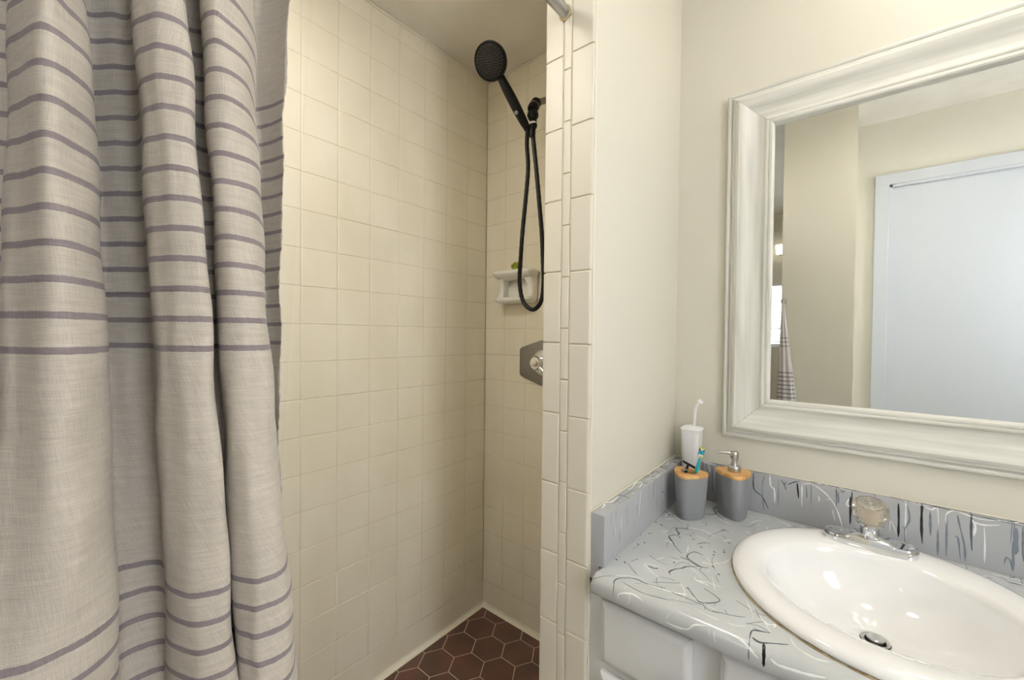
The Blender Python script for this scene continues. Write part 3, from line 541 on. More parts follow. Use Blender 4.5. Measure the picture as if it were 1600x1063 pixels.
# hose
hp_ = catmull([tuple(HB - hd*0.024),(0.389,-0.222,1.80),(0.388,-0.213,1.73),(0.3790,-0.21,1.645),(0.3660,-0.21,1.53),(0.3580,-0.21,1.425),(0.3555,-0.21,1.350),(0.3720,-0.21,1.288),(0.4105,-0.21,1.260),(0.4430,-0.21,1.283),(0.4535,-0.21,1.340),(0.4500,-0.21,1.420),(0.4450,-0.21,1.500),(0.4350,-0.212,1.600),(0.4240,-0.215,1.71),(0.4150,-0.22,1.80),(0.413,-0.2255,1.850)], 10)
bm = bmesh.new(); tube(bm, hp_, [0.0072 + 0.00035*math.sin(i*2.2) for i in range(len(hp_))], 14)
h = obj('shower_hose', bm, BLACKR, None, True, 60); tagp(h, 'long black shower hose looping down from the hand shower', 'hose')
bm = bmesh.new(); lathe(bm, [(0.0095,0),(0.011,0.004),(0.0105,0.028),(0.0085,0.036)], Vector((0.413,-0.2255,1.853)), (0.0,0,-1), 20); obj('hose_nut', bm, BLACK, h)
# valve
t = root('shower_valve', (0.315,0.0,1.075), 'chrome shower valve with elongated plate, half hidden behind the tiled partition end', 'shower valve')
VX, VZ = 0.318, 1.072
outl = [(-0.122,-0.052),(-0.122,0.046),(-0.115,0.054),(-0.020,0.084),(0.020,0.084),(0.115,0.054),(0.122,0.046),(0.122,-0.052),(0.115,-0.060),(0.020,-0.090),(-0.020,-0.090),(-0.115,-0.060)]
bm = bmesh.new()
loft(bm, [[(VX+x*k, -dy, VZ+z*k) for x, z in outl] for k, dy in ((1.0,0.0),(1.0,0.005),(0.985,0.0075),(0.93,0.010))], 0, True, True)
pl = obj('face_plate', bm, PLATE, t, True, 30)
bm = bmesh.new(); lathe(bm, [(0.050,0.0),(0.052,0.006),(0.046,0.012),(0.040,0.014)], (VX,-0.009,VZ), (0,-1,0), 40); obj('dial_ring', bm, CHROME, pl)
bm = bmesh.new(); lathe(bm, [(0.020,0),(0.020,0.02),(0.026,0.024),(0.028,0.04),(0.022,0.048)], (VX,-0.022,VZ), (0,-1,0), 28)
tube(bm, catmull([(VX,-0.058,VZ),(VX+0.030,-0.060,VZ-0.026),(VX+0.058,-0.066,VZ-0.050)],5), [0.011,0.0105,0.010,0.0095,0.009,0.0085,0.008,0.0075,0.007,0.007,0.006], 14)
obj('lever', bm, CHROME, t)
bm = bmesh.new(); lathe(bm, [(0.006,-0.010),(0.0115,-0.006),(0.013,0.0),(0.0115,0.006),(0.006,0.010)], (VX,-0.074,VZ), (0,-1,0), 20); obj('handle_cap', bm, ACRYLCORE, t)
# soap dish
SX0, SX1, SZ0, SZ1 = 0.098, 0.288, 1.300, 1.430
t = root('soap_dish', ((SX0+SX1)/2,0.0,SZ0), 'white ceramic wall soap dish with ledge and lower tray in the shower', 'soap dish')
cx = (SX0+SX1)/2; w = SX1-SX0
def rr3(w_, y0, y1, z, r=0.012):   # rounded footprint, flat against the wall
    d_ = abs(y1-y0); o_ = []
    for x_, y_ in rrect(w_, d_, min(r, d_/2-1e-4), 5, cx, (y0+y1)/2): o_.append((x_, y_, z))
    return o_
bm = bmesh.new()
for prof in ([(0.90,-0.046,1.396),(0.97,-0.062,1.404),(1.02,-0.072,1.414),(1.03,-0.074,1.421),(1.02,-0.073,1.427),(0.98,-0.068,1.430)],):
    loft(bm, [rr3(w*k, y, -0.0, z, 0.022) for k, y, z in prof], 0, True, True)
obj('top_ledge', bm, CERAM, t, True, 50)
bm = bmesh.new()
for sx_ in (-1, 1):
    xa = cx + sx_*w*0.30; xb = cx + sx_*w*0.46
    rings = []
    for z, dx, dy in ((1.318,0,0.050),(1.345,0.003,0.038),(1.375,0.001,0.040),(1.398,-0.006,0.052)):
        x0, x1 = sorted((xa + sx_*dx, xb)); rings.append([(a_[0], a_[1], z) for a_ in rrect(x1-x0, dy, 0.008, 4, (x0+x1)/2, -dy/2)])
    loft(bm, rings, 0, True, True)
box(bm, cx-w*0.44, cx+w*0.44, -0.008, 0.0, 1.312, 1.405, 0, 0.002)
obj('side_posts', bm, CERAM, t, True, 50)
bm = bmesh.new()
loft(bm, [rr3(w*k, y, -0.0, z, 0.02) for k, y, z in ((0.80,-0.050,1.300),(0.90,-0.066,1.306),(0.93,-0.070,1.314),(0.92,-0.069,1.322),(0.88,-0.064,1.3235),(0.84,-0.058,1.318))], 0, True, True)
obj('lower_tray', bm, CERAM, t, True, 50)
# succulent on the ledge
t = root('succulent', (0.200,-0.036,1.4305), 'small yellow-green succulent sitting on the soap dish ledge', 'plant')
for k_, (n_, r_, el) in enumerate(((7,0.021,0.55),(6,0.014,0.95),(4,0.006,1.25))):
    for i in range(n_):
        a_ = 2*PI*i/n_ + k_*0.5; bm = bmesh.new(); d3 = Vector((math.cos(a_)*math.cos(el), math.sin(a_)*math.cos(el), math.sin(el)))
        pts = [Vector((0.200,-0.036,1.431)) + d3*q + Vector((0,0,0.006*(q/0.03)**2)) for q in (0.0,0.008,0.016,0.023,0.028)]
        tube(bm, pts, [0.003,0.0068,0.0080,0.0052,0.0008], 8); obj('leaf', bm, LEAF, t, True, 80)

# ================================================================== VANITY
CZ = 0.705; SKX, SKY, SRX, SRY = 1.2692, -0.2834, 0.2405, 0.2490
VX0, VX1 = 0.842, 1.86
t = root('vanity_cabinet', (1.34,-0.53,0.0), 'white painted vanity cabinet under the grey drizzled countertop', 'cabinet')
bm = bmesh.new()
box(bm, 0.8085, VX1-0.01, -0.530, -0.510, 0.09, 0.663, 0, 0.001)
box(bm, 0.8085, 0.826, -0.51, -0.002, 0.0, 0.663); box(bm, VX1-0.028, VX1-0.01, -0.51, -0.002, 0.0, 0.663); box(bm, 0.83, VX1-0.03, -0.46, -0.445, 0.0, 0.09)
obj('carcass', bm, WHITE, t, False)
def raised(name, x0, x1, z0, z1, knob, kn='knob'):
    bm = bmesh.new(); y = -0.530
    def ring(i, yy): return [(x0+i, yy, z0+i), (x1-i, yy, z0+i), (x1-i, yy, z1-i), (x0+i, yy, z1-i)]
    loft(bm, [ring(0, y-0.0003), ring(0, y-0.010), ring(0.004, y-0.0145), ring(0.0115, y-0.018), ring(0.014, y-0.018)], 0, True, True); fixn(bm)
    o_ = obj(name, bm, WHITE, t, True, 30, wn=True)
    if knob:
        bm = bmesh.new(); lathe(bm, [(0.006,0),(0.006,0.012),(0.015,0.018),(0.016,0.024),(0.010,0.029)], (knob[0], y-0.018, knob[1]), (0,-1,0), 24); obj(kn, bm, BLACK, o_)
raised('drawer', 0.840, 1.014, 0.522, 0.648, (0.985, 0.560)); raised('drawer', 0.840, 1.014, 0.368, 0.502, (0.927, 0.435)); raised('drawer', 0.840, 1.014, 0.12, 0.348, (0.927, 0.24))
raised('door', 1.060, 1.43, 0.12, 0.652, (1.40, 0.36)); raised('door', 1.450, 1.82, 0.12, 0.652, (1.48, 0.36))
# countertop: flat deck with the round sink cut-out, rolled front edge
bm = bmesh.new(); yb, yf = -0.0, -0.545
prof = [(yf - 0.02*math.sin(a_), CZ-0.02+0.02*math.cos(a_)) for a_ in [PI/2*i/8 for i in range(9)]] + [(-0.5650,0.672),(-0.563,0.667),(-0.557,0.665),(-0.52,0.665)]
x0, x1 = 0.8290, VX1
cr_ = 0.012   # eased left end
loft(bm, [[(x, y, z - (dz if z > 0.69 else 0)) for y, z in [(yf, CZ)]+prof[1:]] for x, dz in ((x0,0.006),(x0+0.003,0.002),(x0+0.008,0.0),(x1,0.0))], 0, True, True, closed=False)
sq = 0.262; cxa, cya = SKX, -0.2725
holes = []; nseg = 64; hr = 0.225
inner = [(SKX + hr*math.cos(2*PI*i/nseg), SKY + hr*math.sin(2*PI*i/nseg)) for i in range(nseg)]
outer = []
for i in range(nseg):
    a_ = 2*PI*i/nseg; c_, s_ = math.cos(a_), math.sin(a_); k_ = 1/max(abs(c_), abs(s_)); outer.append((cxa + 0.2725*c_*k_, cya + 0.2725*s_*k_))
ri = [bm.verts.new((x, y, CZ)) for x, y in inner]; ro = [bm.verts.new((x, y, CZ)) for x, y in outer]; rd = [bm.verts.new((x, y, CZ-0.035)) for x, y in inner]
for i in range(nseg):
    j = (i+1) % nseg; bm.faces.new((ri[i], ri[j], ro[j], ro[i])); bm.faces.new((rd[i], rd[j], ri[j], ri[i]))
for xa, xb in ((x0+0.008, cxa-0.2725), (cxa+0.2725, x1)):
    bm.faces.new([bm.verts.new(q) for q in ((xa,yf,CZ),(xb,yf,CZ),(xb,yb,CZ),(xa,yb,CZ))])
bm.faces.new([bm.verts.new(q) for q in ((x0,yf,CZ-0.006),(x0+0.008,yf,CZ),(x0+0.008,yb,CZ),(x0,yb,CZ-0.006))])
bm.faces.new([bm.verts.new(q) for q in ((x0,yf,0.665),(x0,yb,0.665),(x0,yb,CZ-0.006),(x0,yf,CZ-0.006))])
fixn(bm)
# paint drizzles lie on the surface: ribbons draped over a profile
def prof_point(prof, s):
    for a, b in zip(prof[:-1], prof[1:]):
        L_ = math.hypot(b[0]-a[0], b[1]-a[1])
        if s <= L_: u_ = s/L_; return (a[0]+(b[0]-a[0])*u_, a[1]+(b[1]-a[1])*u_), (b[0]-a[0])/L_, (b[1]-a[1])/L_
        s -= L_
    return prof[-1], (prof[-1][0]-prof[-2][0])/L_, (prof[-1][1]-prof[-2][1])/L_
def ribbon(bm, q, width, prof, ext, flip, mi, h=0.0005):
    pts = [p_.to_2d() for p_ in catmull([(a_, b_, 0) for a_, b_ in q], 6)]
    # refine so the ribbon follows rounded edges
    fine = [pts[0]]
    for a_, b_ in zip(pts[:-1], pts[1:]):
        m_ = max(1, int((b_-a_).length/0.004))
        for k_ in range(1, m_+1): fine.append(a_ + (b_-a_)*k_/m_)
    rows_ = []; n_ = len(fine); r1 = rng.random()*6
    for i, p_ in enumerate(fine):
        tg = fine[min(i+1, n_-1)] - fine[max(i-1, 0)]
        if tg.length < 1e-9: tg = Vector((1, 0))
        tg.normalize(); pp = Vector((-tg.y, tg.x))
        e_ = min(1.0, 0.25 + 4*min(i, n_-1-i)/max(n_-1, 1)); wd = width*0.001*0.5*e_*(1 + (0.12 if width > 3 else 0.28)*math.sin(i*0.5+r1) + 0.1*math.sin(i*1.3+r1))
        row = []
        for off, hh in ((-1, 0.05), (-0.6, 0.8), (0, 1.0), (0.6, 0.8), (1, 0.05)):
            u_ = p_ + pp*wd*off; (c0, c1), t0, t1 = prof_point(prof, max(u_.y, 0)); n0, n1 = (t1, -t0) if flip else (-t1, t0)
            c0 += n0*h*hh; c1 += n1*h*hh
            row.append(bm.verts.new((u_.x, c0, c1) if ext == 0 else (c0, u_.x, c1)))
        rows_.append(row)
    for a_, b_ in zip(rows_[:-1], rows_[1:]):
        for i in range(4): bm.faces.new((a_[i], a_[i+1], b_[i+1], b_[i])).material_index = mi
MI = {'d': 1, 'w': 2, 'g': 3, 'b': 4}
CP = [(0.0,CZ),(-0.545,CZ)] + [(-0.545-0.02*math.sin(PI/2*i/8), 0.685+0.02*math.cos(PI/2*i/8)) for i in range(1,9)] + [(-0.565,0.660)]
def okc(x, s): return (x-SKX)**2/(SRX+0.004)**2 + (-s-SKY)**2/(SRY+0.004)**2 > 1
for c_, w_, q in COUNTER_STROKES: ribbon(bm, [a_ for a_ in q], w_*(1.35 if c_ == 'd' else 1), CP, 0, True, MI[c_])
for a_ in COUNTER_DOTS:
    if a_: ribbon(bm, [(a_[0]-0.0025, a_[1]-0.0007), (a_[0], a_[1]), (a_[0]+0.0025, a_[1]+0.0008)], 3.4, CP, 0, True, MI['d'])
r2 = random.Random(3)
for i in range(420):
    x_ = r2.uniform(0.845, 1.85); s_ = r2.uniform(0.02, 0.575); a_ = r2.uniform(0, PI); ln = r2.uniform(0.001, 0.016) if i % 3 else r2.uniform(0.015, 0.035)
    q = [(x_ + ln*math.cos(a_)*k_ + r2.uniform(-1,1)*ln*0.2, min(0.585, max(0.021, s_ + ln*math.sin(a_)*k_ + r2.uniform(-1,1)*ln*0.2))) for k_ in (-1, 0, 1)]
    if all(okc(*p_) for p_ in q): ribbon(bm, q, r2.choice((0.5,0.7,0.9,1.2,1.6)), CP, 0, True, MI[r2.choice('wwwwwgggd')])
for i in range(26):      # longer drizzles right of the frame's middle
    x_ = r2.uniform(1.0, 1.8); s_ = r2.choice((r2.uniform(0.03,0.06), r2.uniform(0.54,0.58))); q = [(x_ + 0.02*k_, min(0.585,max(0.022,s_ + r2.uniform(-1,1)*0.012))) for k_ in range(r2.randint(2,5))]
    if all(okc(*p_) for p_ in q): ribbon(bm, q, r2.choice((1,1.4,2)), CP, 0, True, MI[r2.choice('wwgd')])
ct = obj('countertop', bm, [COUNTER, INKS['d'], INKS['w'], INKS['g'], INKS['b']], None, True, 40)
tagp(ct, 'grey countertop drizzled with black and white paint, rolled front edge', 'countertop')
def splash(name, x0, x1, y0, y1, z0, z1, strokes, prof, ext, flip, label, seed, rngx, sides):
    bm = bmesh.new(); box(bm, x0, x1, y0, y1, z0, z1, 0, 0.0015)
    for c_, w_, q in strokes: ribbon(bm, q, w_, prof, ext, flip, MI[c_], 0.0007)
    r3 = random.Random(seed); top = math.hypot(prof[1][0]-prof[0][0], 0)
    for i in range(sides):
        x_ = r3.uniform(*rngx); kind = r3.random(); c_ = r3.choice('ggwwd')
        if kind < 0.45:
            q = [(x_, top*0.6), (x_+r3.uniform(-1,1)*0.002, top+0.003), (x_+r3.uniform(-1,1)*0.001, top + r3.uniform(0.01, 0.085))]
        elif kind < 0.8: q = [(x_, top*r3.uniform(0.15,0.9)), (x_+0.012, top*r3.uniform(0.1,0.9)), (x_+0.026, top*r3.uniform(0.1,0.9))]
        else: s_ = top + r3.uniform(0.01, 0.09); q = [(x_, s_), (x_+r3.uniform(-1,1)*0.001, s_+r3.uniform(0.002,0.01))]
        ribbon(bm, q, r3.choice((1,1.4,2,2.6)) if kind > 0.45 else r3.choice((1.2,1.6,2.4)), prof, ext, flip, MI[c_], 0.0006)
    o_ = obj(name, bm, [SPLASH, INKS['d'], INKS['w'], INKS['g'], INKS['b']], None, True, 40); tagp(o_, label, 'backsplash'); return o_
splash('backsplash', 0.8405, VX1, -0.020, -0.0005, CZ+0.0003, 0.812, REAR_STROKES, [(0.0,0.812),(-0.020,0.812),(-0.020,0.705)], 0, True, 'long grey backsplash with black and white paint drips on the mirror wall', 5, (0.86,1.84), 46)
splash('backsplash', 0.8068, 0.8405, -0.532, -0.0005, CZ+0.0003, 0.812, SIDE_STROKES, [(0.8064,0.812),(0.840,0.812),(0.840,0.705)], 1, False, 'short grey side backsplash with drips against the painted partition', 9, (-0.52,-0.03), 26)
bm = bmesh.new(); box(bm, 0.8068, 0.8288, -0.532, -0.0005, 0.676, CZ+0.0003); struct('trim_4', bm, SPLASH, smooth=False)
bm = bmesh.new(); tube(bm, catmull([(0.8082+0.0005*math.sin(i*1.9), -0.531+0.0529*i, 0.8125) for i in range(11)], 3), 0.0019, 8)
tube(bm, catmull([(0.81+0.0525*i, -0.0016+0.0004*math.sin(i*2.3), 0.8125) for i in range(21)], 3), 0.0014, 8)
struct('trim_5', bm, CAULK)
# sink
t = root('sink', (SKX,SKY,CZ), 'white round drop-in basin with chrome drain set in the grey counter', 'sink')
def ell(rx, ry, z, cx=SKX, cy=SKY, n=96): return [(cx + rx*math.cos(2*PI*i/n), cy + ry*math.sin(2*PI*i/n), z) for i in range(n)]
bm = bmesh.new(); BX, BY = SKX+0.002, SKY-0.016
rings = [ell(0.222,0.222,CZ-0.028), ell(0.2225,0.2225,CZ+0.0005), ell(SRX-0.003,SRY-0.003,CZ+0.0006), ell(SRX,SRY,CZ+0.004), ell(SRX-0.001,SRY-0.001,CZ+0.010), ell(SRX-0.006,SRY-0.006,CZ+0.0155), ell(SRX-0.016,SRY-0.016,CZ+0.0185), ell(SRX-0.030,SRY-0.032,CZ+0.0185)]
for k_, (rx, ry, z) in enumerate(((0.192,0.180,CZ+0.0165),(0.184,0.168,CZ+0.011),(0.178,0.160,CZ+0.000),(0.168,0.150,CZ-0.024),(0.150,0.133,CZ-0.055),(0.120,0.105,CZ-0.082),(0.080,0.070,CZ-0.101),(0.045,0.042,CZ-0.109),(0.0235,0.0235,CZ-0.1125))):
    f_ = k_/8.0; rings.append(ell(rx, ry, z, BX + (1.2640-BX)*f_**1.5, BY + (-0.232-BY)*f_**1.5))
rings.append(ell(0.0215,0.0215,CZ-0.120,1.2640,-0.232))
loft(bm, rings, 0, False, False); fixn(bm)
obj('basin', bm, PORC, t, True, 60)
DC = (1.2640,-0.232)
bm = bmesh.new(); lathe(bm, [(0.0225,CZ-0.1105),(0.0225,CZ-0.1095),(0.0205,CZ-0.1090),(0.0165,CZ-0.1115),(0.016,CZ-0.13)], (DC[0],DC[1],0), (0,0,1), 36, 0, False, True); dn = obj('drain_flange', bm, STEEL, t)
bm = bmesh.new(); lathe(bm, [(0.012,CZ-0.116),(0.0135,CZ-0.108),(0.0138,CZ-0.106),(0.012,CZ-0.1045),(0.002,CZ-0.1038)], (DC[0],DC[1],0), (0,0,1), 32); obj('drain_stopper', bm, STEEL, dn)
bm = bmesh.new(); tube(bm, [ (SKX + (SRX+0.0006)*math.cos(2*PI*i/120), SKY + (SRY+0.0006)*math.sin(2*PI*i/120), CZ+0.0008) for i in range(121)], [0.0013+0.0005*math.sin(i*1.3) for i in range(121)], 8)
obj('sealant_line', bm, STAIN, t)
# faucet
FX, FY, FZ = 1.2560, -0.0960, CZ+0.0185
t = root('faucet', (FX,FY,FZ), 'chrome single-knob faucet with faceted clear knob behind the basin', 'faucet')
def stadium(L_, W_, z, n=14):
    o_ = []
    for s_, a0 in ((1,-90),(-1,90)):
        for i in range(n+1):
            a_ = math.radians(a0 + 180*i/n); o_.append((FX + s_*(L_/2-W_/2) + W_/2*math.cos(a_), FY + W_/2*math.sin(a_), z))
    return o_
bm = bmesh.new()
loft(bm, [stadium(0.156,0.052,FZ-0.004), stadium(0.158,0.054,FZ+0.002), stadium(0.157,0.053,FZ+0.014), stadium(0.154,0.050,FZ+0.0165), stadium(0.148,0.044,FZ+0.0150), stadium(0.146,0.042,FZ+0.0145)], 0, True, True)
bp_ = obj('base_plate', bm, CHROME, t, True, 50)
bm = bmesh.new(); rings = []
for w_, d_, z, r_ in ((0.088,0.0535,0.012,0.006),(0.086,0.0535,0.017,0.008),(0.070,0.047,0.0215,0.012),(0.050,0.040,0.025,0.016),(0.040,0.037,0.027,0.018)):
    rings.append([(x, y, FZ+z) for x, y in rrect(w_, d_, r_, 6, FX, FY)])
loft(bm, rings, 0, True, True); obj('centre_body', bm, CHROME, t, True, 60)
ax = Vector((0,-0.30,1)).normalized(); base = Vector((FX, FY, FZ+0.022))
bm = bmesh.new(); lathe(bm, [(0.0190,0),(0.0175,0.008),(0.0165,0.022),(0.0200,0.029),(0.0245,0.035),(0.0225,0.039),(0.010,0.0405)], base, ax, 36); obj('neck', bm, CHROME, t, True, 50)
kb = base + ax*0.0400
bm = bmesh.new(); q_ = Vector((0,0,1)).rotation_difference(ax); n_ = 10; rings = []
for r_, h_, tw in ((0.018,0.0,0),(0.0225,0.003,0),(0.0295,0.013,0.5),(0.0310,0.022,0.5),(0.0300,0.034,0),(0.0265,0.0405,0),(0.0255,0.0415,0)):
    rings.append([kb + q_ @ Vector((r_*(1+0.03*(i % 2))*math.cos(2*PI*(i+tw)/(2*n_)), r_*(1+0.03*(i % 2))*math.sin(2*PI*(i+tw)/(2*n_)), h_)) for i in range(2*n_)])
loft(bm, rings, 0, True, True); kn = obj('faceted_knob', bm, ACRYL, t, False)
bm = bmesh.new(); lathe(bm, [(0.008,0.001),(0.0095,0.010),(0.013,0.024),(0.021,0.0385),(0.020,0.0395)], kb, ax, 24); obj('knob_core', bm, ACRYLCORE, kn)
bm = bmesh.new()
for ra, rb in ((0.0215,0.0195),(0.0135,0.0122),(0.0045,0.002)): lathe(bm, [(ra,0.0413),(ra-0.0003,0.0421),(rb,0.0421),(rb-0.0003,0.0413)], kb, ax, 36)
obj('cap_rings', bm, CHROME, kn)

# ================================================================== THINGS ON THE COUNTER
def cupshape(cx, cy, rot, s, prof, n=48):
    """rounded-triangle loft; prof rows (half width, z)"""
    rings = []
    for w_, z in prof:
        r_ = []
        for i in range(n):
            a_ = 2*PI*i/n; k_ = 1 + 0.13*math.cos(3*a_) + 0.03*math.cos(6*a_)
            r_.append((cx + w_*k_*math.cos(a_+rot), cy + w_*k_*math.sin(a_+rot), z))
        rings.append(r_)
    return rings
def resin_body(name, cx, cy, rot, parent, w=0.040):
    bm = bmesh.new(); loft(bm, cupshape(cx, cy, rot, 1, [(w*0.76,CZ),(w*0.80,CZ+0.002),(w*0.86,CZ+0.030),(w*0.93,CZ+0.065),(w*0.99,CZ+0.106),(w*0.985,CZ+0.1085)]), 0, True, True); fixn(bm)
    return obj(name, bm, CUP, parent, True, 50)
TX, TY, TR = 0.8955, -0.1610, math.radians(-95)
t = root('toothbrush_holder', (TX,TY,CZ), 'grey toothbrush cup with a bamboo lid, nearer the corner', 'toothbrush holder')
resin_body('cup', TX, TY, TR, t)
bm = bmesh.new(); w = 0.040
lid = cupshape(TX, TY, TR, 1, [(w*0.97,CZ+0.1085),(w*1.01,CZ+0.1095),(w*1.015,CZ+0.1145),(w*0.99,CZ+0.1165)])
inn = [[(TX-0.001 + (0.0205 if k_ < 2 else 0.018)*math.cos(2*PI*i/48+TR)*1.0, TY + 0.0130*math.sin(2*PI*i/48+TR)*1.25, z) for i in range(48)] for k_, z in ((0,CZ+0.1165),(1,CZ+0.114),(2,CZ+0.100))]
loft(bm, lid + inn, 0, True, False); fixn(bm); ld = obj('bamboo_lid', bm, WOOD, t, True, 50)
bm = bmesh.new(); loft(bm, [inn[2], [(TX + (p_[0]-TX)*0.98, TY + (p_[1]-TY)*0.98, CZ+0.0995) for p_ in inn[2]]], 0, False, True); obj('dark_opening', bm, BLACK, ld)
# toothbrush
a_ = Vector((0.9080,-0.1510,CZ+0.102)); b_ = Vector((0.9205,-0.1360,CZ+0.178)); dd = (b_-a_).normalized()
t = root('toothbrush', tuple(a_), 'teal toothbrush with blue and yellow bristles standing in the bamboo-lidded cup', 'toothbrush')
bm = bmesh.new(); tube(bm, [a_ + (b_-a_)*k_ for k_ in (0,0.12,0.4,0.62,0.72)], [0.0036,0.0045,0.0042,0.0030,0.0022], 12); obj('handle', bm, TEAL, t)
bm = bmesh.new(); lathe(bm, [(0.0046,0),(0.0048,0.004),(0.0044,0.007)], a_, dd, 16); obj('white_collar', bm, PLASTIC, t)
sd = dd.cross(Vector((0.3,-1,0.2))).normalized(); fn = sd.cross(dd).normalized()
if fn.y > 0: fn = -fn
Mh = Matrix(((sd.x,dd.x,fn.x,0),(sd.y,dd.y,fn.y,0),(sd.z,dd.z,fn.z,0),(0,0,0,1)))
bm = bmesh.new(); hc = a_ + (b_-a_)*0.86
tt = bmesh.new(); loft(tt, [[(x, y, z) for x, y in rrect(0.014, 0.028, 0.0065, 5)] for z in (-0.003, 0.001)], 0, True, True); merge(bm, tt, 0, Matrix.Translation(hc) @ Mh); hd_ = obj('brush_head', bm, BLUEP, t)
for nm, mm, pos in (('bristles', PLASTIC, [(-0.003,-0.008),(0.003,-0.008),(0,0.008)]), ('bristles', TEAL, [(-0.0035,0.0),(0.0035,0.0)]), ('bristles', YEL, [(-0.003,0.0115),(0.003,0.0115),(0,-0.012)])):
    bm = bmesh.new()
    for x, y in pos:
        tt = bmesh.new(); lathe(tt, [(0.0030,0.001),(0.0034,0.010)], (x, y, 0), (0,0,1), 10); merge(bm, tt, 0, Matrix.Translation(hc) @ Mh)
    obj(nm, bm, mm, hd_)
# razor / dark flosser
t = root('razor', (0.885,-0.1640,CZ+0.102), 'small black razor leaning in the bamboo-lidded cup beside the toothbrush', 'razor')
bm = bmesh.new(); tube(bm, catmull([(0.883,-0.1670,CZ+0.1005),(0.888,-0.1590,CZ+0.120),(0.890,-0.1530,CZ+0.131)],5), [0.004,0.0045,0.0045,0.004,0.004,0.0035,0.0035,0.003,0.003,0.003,0.003], 10); obj('handle', bm, BLACK, t)
bm = bmesh.new(); tt = bmesh.new(); box(tt, -0.0175, 0.0175, -0.004, 0.004, -0.003, 0.003, 0, 0.0015); merge(bm, tt, 0, Matrix.Translation((0.892,-0.1520,CZ+0.1325)) @ Matrix.Rotation(0.7, 4, 'Z') @ Matrix.Rotation(0.5, 4, 'Y')); obj('razor_head', bm, BLACK, t)
bm = bmesh.new(); tube(bm, [(0.884,-0.1660,CZ+0.1005),(0.881,-0.1700,CZ+0.1185),(0.893,-0.1680,CZ+0.123)], [0.003,0.0028,0.002], 8); obj('grey_grip', bm, CUP, t)
# soap dispenser
QX, QY, QR = 0.9860, -0.0830, math.radians(-68)
t = root('soap_dispenser', (QX,QY,CZ), 'grey soap dispenser with bamboo collar and steel pump, right of the toothbrush cup', 'soap dispenser')
resin_body('bottle', QX, QY, QR, t, 0.0405)
bm = bmesh.new(); w = 0.0405; loft(bm, cupshape(QX, QY, QR, 1, [(w*0.97,CZ+0.1085),(w*1.01,CZ+0.1095),(w*1.015,CZ+0.1150),(w*0.97,CZ+0.1185)]), 0, True, True); fixn(bm); obj('bamboo_collar', bm, WOOD, t, True, 50)
bm = bmesh.new(); lathe(bm, [(0.0150,0.118),(0.0155,0.119),(0.0155,0.132),(0.0145,0.1335),(0.0085,0.1345),(0.0075,0.139),(0.0065,0.151)], (QX,QY,CZ), (0,0,1), 32)
lathe(bm, [(0.0070,0.150),(0.0098,0.154),(0.0098,0.1685),(0.0085,0.1705)], (QX,QY,CZ), (0,0,1), 32); pm = obj('pump', bm, STEEL, t, True, 40)
bm = bmesh.new(); tube(bm, catmull([(QX,QY,CZ+0.1640),(QX-0.018,QY-0.006,CZ+0.1655),(QX-0.034,QY-0.012,CZ+0.1650),(QX-0.038,QY-0.0135,CZ+0.1620)],5), [0.0042]*5+[0.0036]*5+[0.003]*6, 12); obj('spout', bm, STEEL, pm)
# white brush holder in the corner
BXc, BYc = 0.8715, -0.0580
t = root('cleaning_brush_holder', (BXc,BYc,CZ), 'white tapered brush holder with hooked wand standing in the counter corner', 'brush holder')
bm = bmesh.new(); rings = []
for w_, d_, z in ((0.041,0.047,CZ+0.088),(0.0425,0.049,CZ+0.089),(0.050,0.058,CZ+0.206)):
    rings.append([(x, y, z) for x, y in rrect(w_, d_, 0.013, 6, BXc, BYc)])
loft(bm, rings, 0, True, True); obj('holder', bm, PLASTIC, t, True, 50)
bm = bmesh.new(); loft(bm, [[(x, y, z) for x, y in rrect(w_, d_, 0.011, 6, BXc, BYc)] for w_, d_, z in ((0.043,0.050,CZ),(0.044,0.051,CZ+0.003),(0.038,0.044,CZ+0.0885))], 0, True, True); obj('black_lower_part', bm, BLACK, t, True, 50)  # lower part of the holder, plain black
bm = bmesh.new(); rings = []
for w_, d_, z in ((0.050,0.058,CZ+0.2062),(0.054,0.062,CZ+0.2075),(0.054,0.062,CZ+0.2110),(0.050,0.058,CZ+0.2135),(0.020,0.022,CZ+0.2180)):
    rings.append([(x, y, z) for x, y in rrect(w_, d_, min(0.015, d_/2-0.001), 6, BXc, BYc)])
loft(bm, rings, 0, True, True); obj('lid', bm, PLASTIC, t, True, 50)
bm = bmesh.new(); wp = catmull([(BXc+0.006,BYc,CZ+0.216),(BXc+0.0075,BYc,CZ+0.245),(BXc+0.008,BYc,CZ+0.265),(BXc+0.014,BYc,CZ+0.280),(BXc+0.020,BYc,CZ+0.286)], 6)
tube(bm, wp, [0.0038]*len(wp), 12); wd_ = obj('wand', bm, PLASTIC, t)
bm = bmesh.new(); lathe(bm, [(0.003,-0.004),(0.008,0.0),(0.0075,0.003),(0.003,0.006)], (BXc+0.021,BYc,CZ+0.287), (0.3,-0.2,1), 16)
tube(bm, [(BXc+0.021,BYc,CZ+0.290),(BXc+0.019,BYc,CZ+0.297)], [0.0035,0.0025], 8); obj('wand_tip', bm, PLASTIC, wd_)

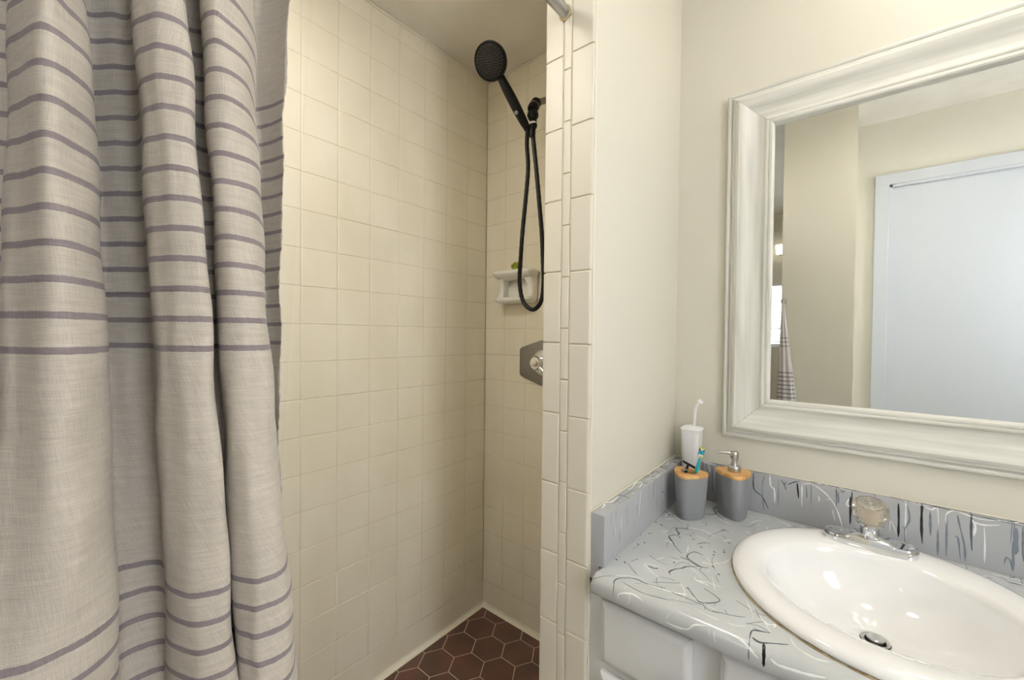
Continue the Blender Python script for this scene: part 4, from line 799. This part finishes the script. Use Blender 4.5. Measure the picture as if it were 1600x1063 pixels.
# ================================================================== MIRROR
MX0, MX1, MZ0, MZ1 = 0.9415, 1.745, 0.9000, 1.8490
t = root('framed_mirror', ((MX0+MX1)/2,-0.02,MZ0), 'rectangular wall mirror in a wide whitewashed wooden frame above the sink', 'mirror')
PF = [(0,0.0),(0,0.013),(0.0015,0.0165),(0.006,0.0180),(0.0095,0.0165),(0.0105,0.0140),(0.0125,0.0140),(0.0135,0.0175),(0.016,0.0205),(0.0195,0.0205),(0.021,0.0225),(0.0245,0.0290),(0.031,0.0325),(0.038,0.0315),(0.050,0.0265),(0.063,0.0215),(0.076,0.0195),(0.086,0.0215),(0.090,0.0235),(0.092,0.0265),(0.095,0.0285),(0.0985,0.0285),(0.1000,0.0265),(0.1015,0.0265),(0.104,0.0290),(0.1085,0.0295),(0.1120,0.0270),(0.1135,0.0150),(0.1135,0.004)]
def member(kind):
    bm = bmesh.new(); rings = [[], []]
    e = 0.0004
    for w_, h_ in PF:
        y = -0.0015-h_
        if kind == 'bottom': a, b = (MX0+w_+e, y, MZ0+w_), (MX1-w_-e, y, MZ0+w_)
        if kind == 'top': a, b = (MX0+w_+e, y, MZ1-w_), (MX1-w_-e, y, MZ1-w_)
        if kind == 'left': a, b = (MX0+w_, y, MZ0+w_+e), (MX0+w_, y, MZ1-w_-e)
        if kind == 'right': a, b = (MX1-w_, y, MZ0+w_+e), (MX1-w_, y, MZ1-w_-e)
        rings[0].append(a); rings[1].append(b)
    loft(bm, rings, 0, True, True); fixn(bm); return bm
for k_ in ('bottom', 'top'): obj('frame_rail', member(k_), WASHH, t, True, 28)
for k_ in ('left', 'right'): obj('frame_stile', member(k_), WASHV, t, True, 28)
bm = bmesh.new(); box(bm, MX0+0.108, MX1-0.108, -0.0165, -0.0135, MZ0+0.108, MZ1-0.108); obj('mirror_glass', bm, MIRROR, t, False)
bm = bmesh.new(); box(bm, MX0+0.02, MX1-0.02, -0.0130, -0.0015, MZ0+0.02, MZ1-0.02); obj('backing_board', bm, SEAM, t, False)

# striped cloth hanging from a hook on the wall stub, seen only in the mirror
t = root('hanging_cloth', (0.945,-1.385,1.40), 'striped cloth gathered narrow at its top, seen low at the mirror\'s left edge', 'cloth')
bm = bmesh.new(); rings = []
for i in range(50):
    z = 0.35 + 1.0*i/49; r_ = min(0.052, 0.006 + 0.066*max(0, 1.345-z)); cxx = 0.930 + 0.046*min(0.5, 1.345-z)
    rings.append([(cxx + r_*(1+0.16*math.cos(7*2*PI*j/56))*math.cos(2*PI*j/56), -1.375 + 0.6*r_*(1+0.16*math.cos(7*2*PI*j/56))*math.sin(2*PI*j/56), z) for j in range(56)])
loft(bm, rings, 0, True, True)
HALLC = fabric('striped_hall_cloth', srgb(205,200,198), srgb(150,144,150), [(0.46, 0.022, 25, 0.008), (1.13, 0.022, 3, 0.006)])
obj('striped_fabric', bm, HALLC, t, True, 60)
bm = bmesh.new(); tube(bm, catmull([(0.930,-1.419,1.375),(0.930,-1.385,1.370),(0.930,-1.375,1.350),(0.930,-1.375,1.338)],4), 0.004, 10)
lathe(bm, [(0.016,0),(0.016,0.003),(0.005,0.005)], (0.930,-1.4195,1.375), (0,1,0), 18); obj('hook', bm, STEEL, t)
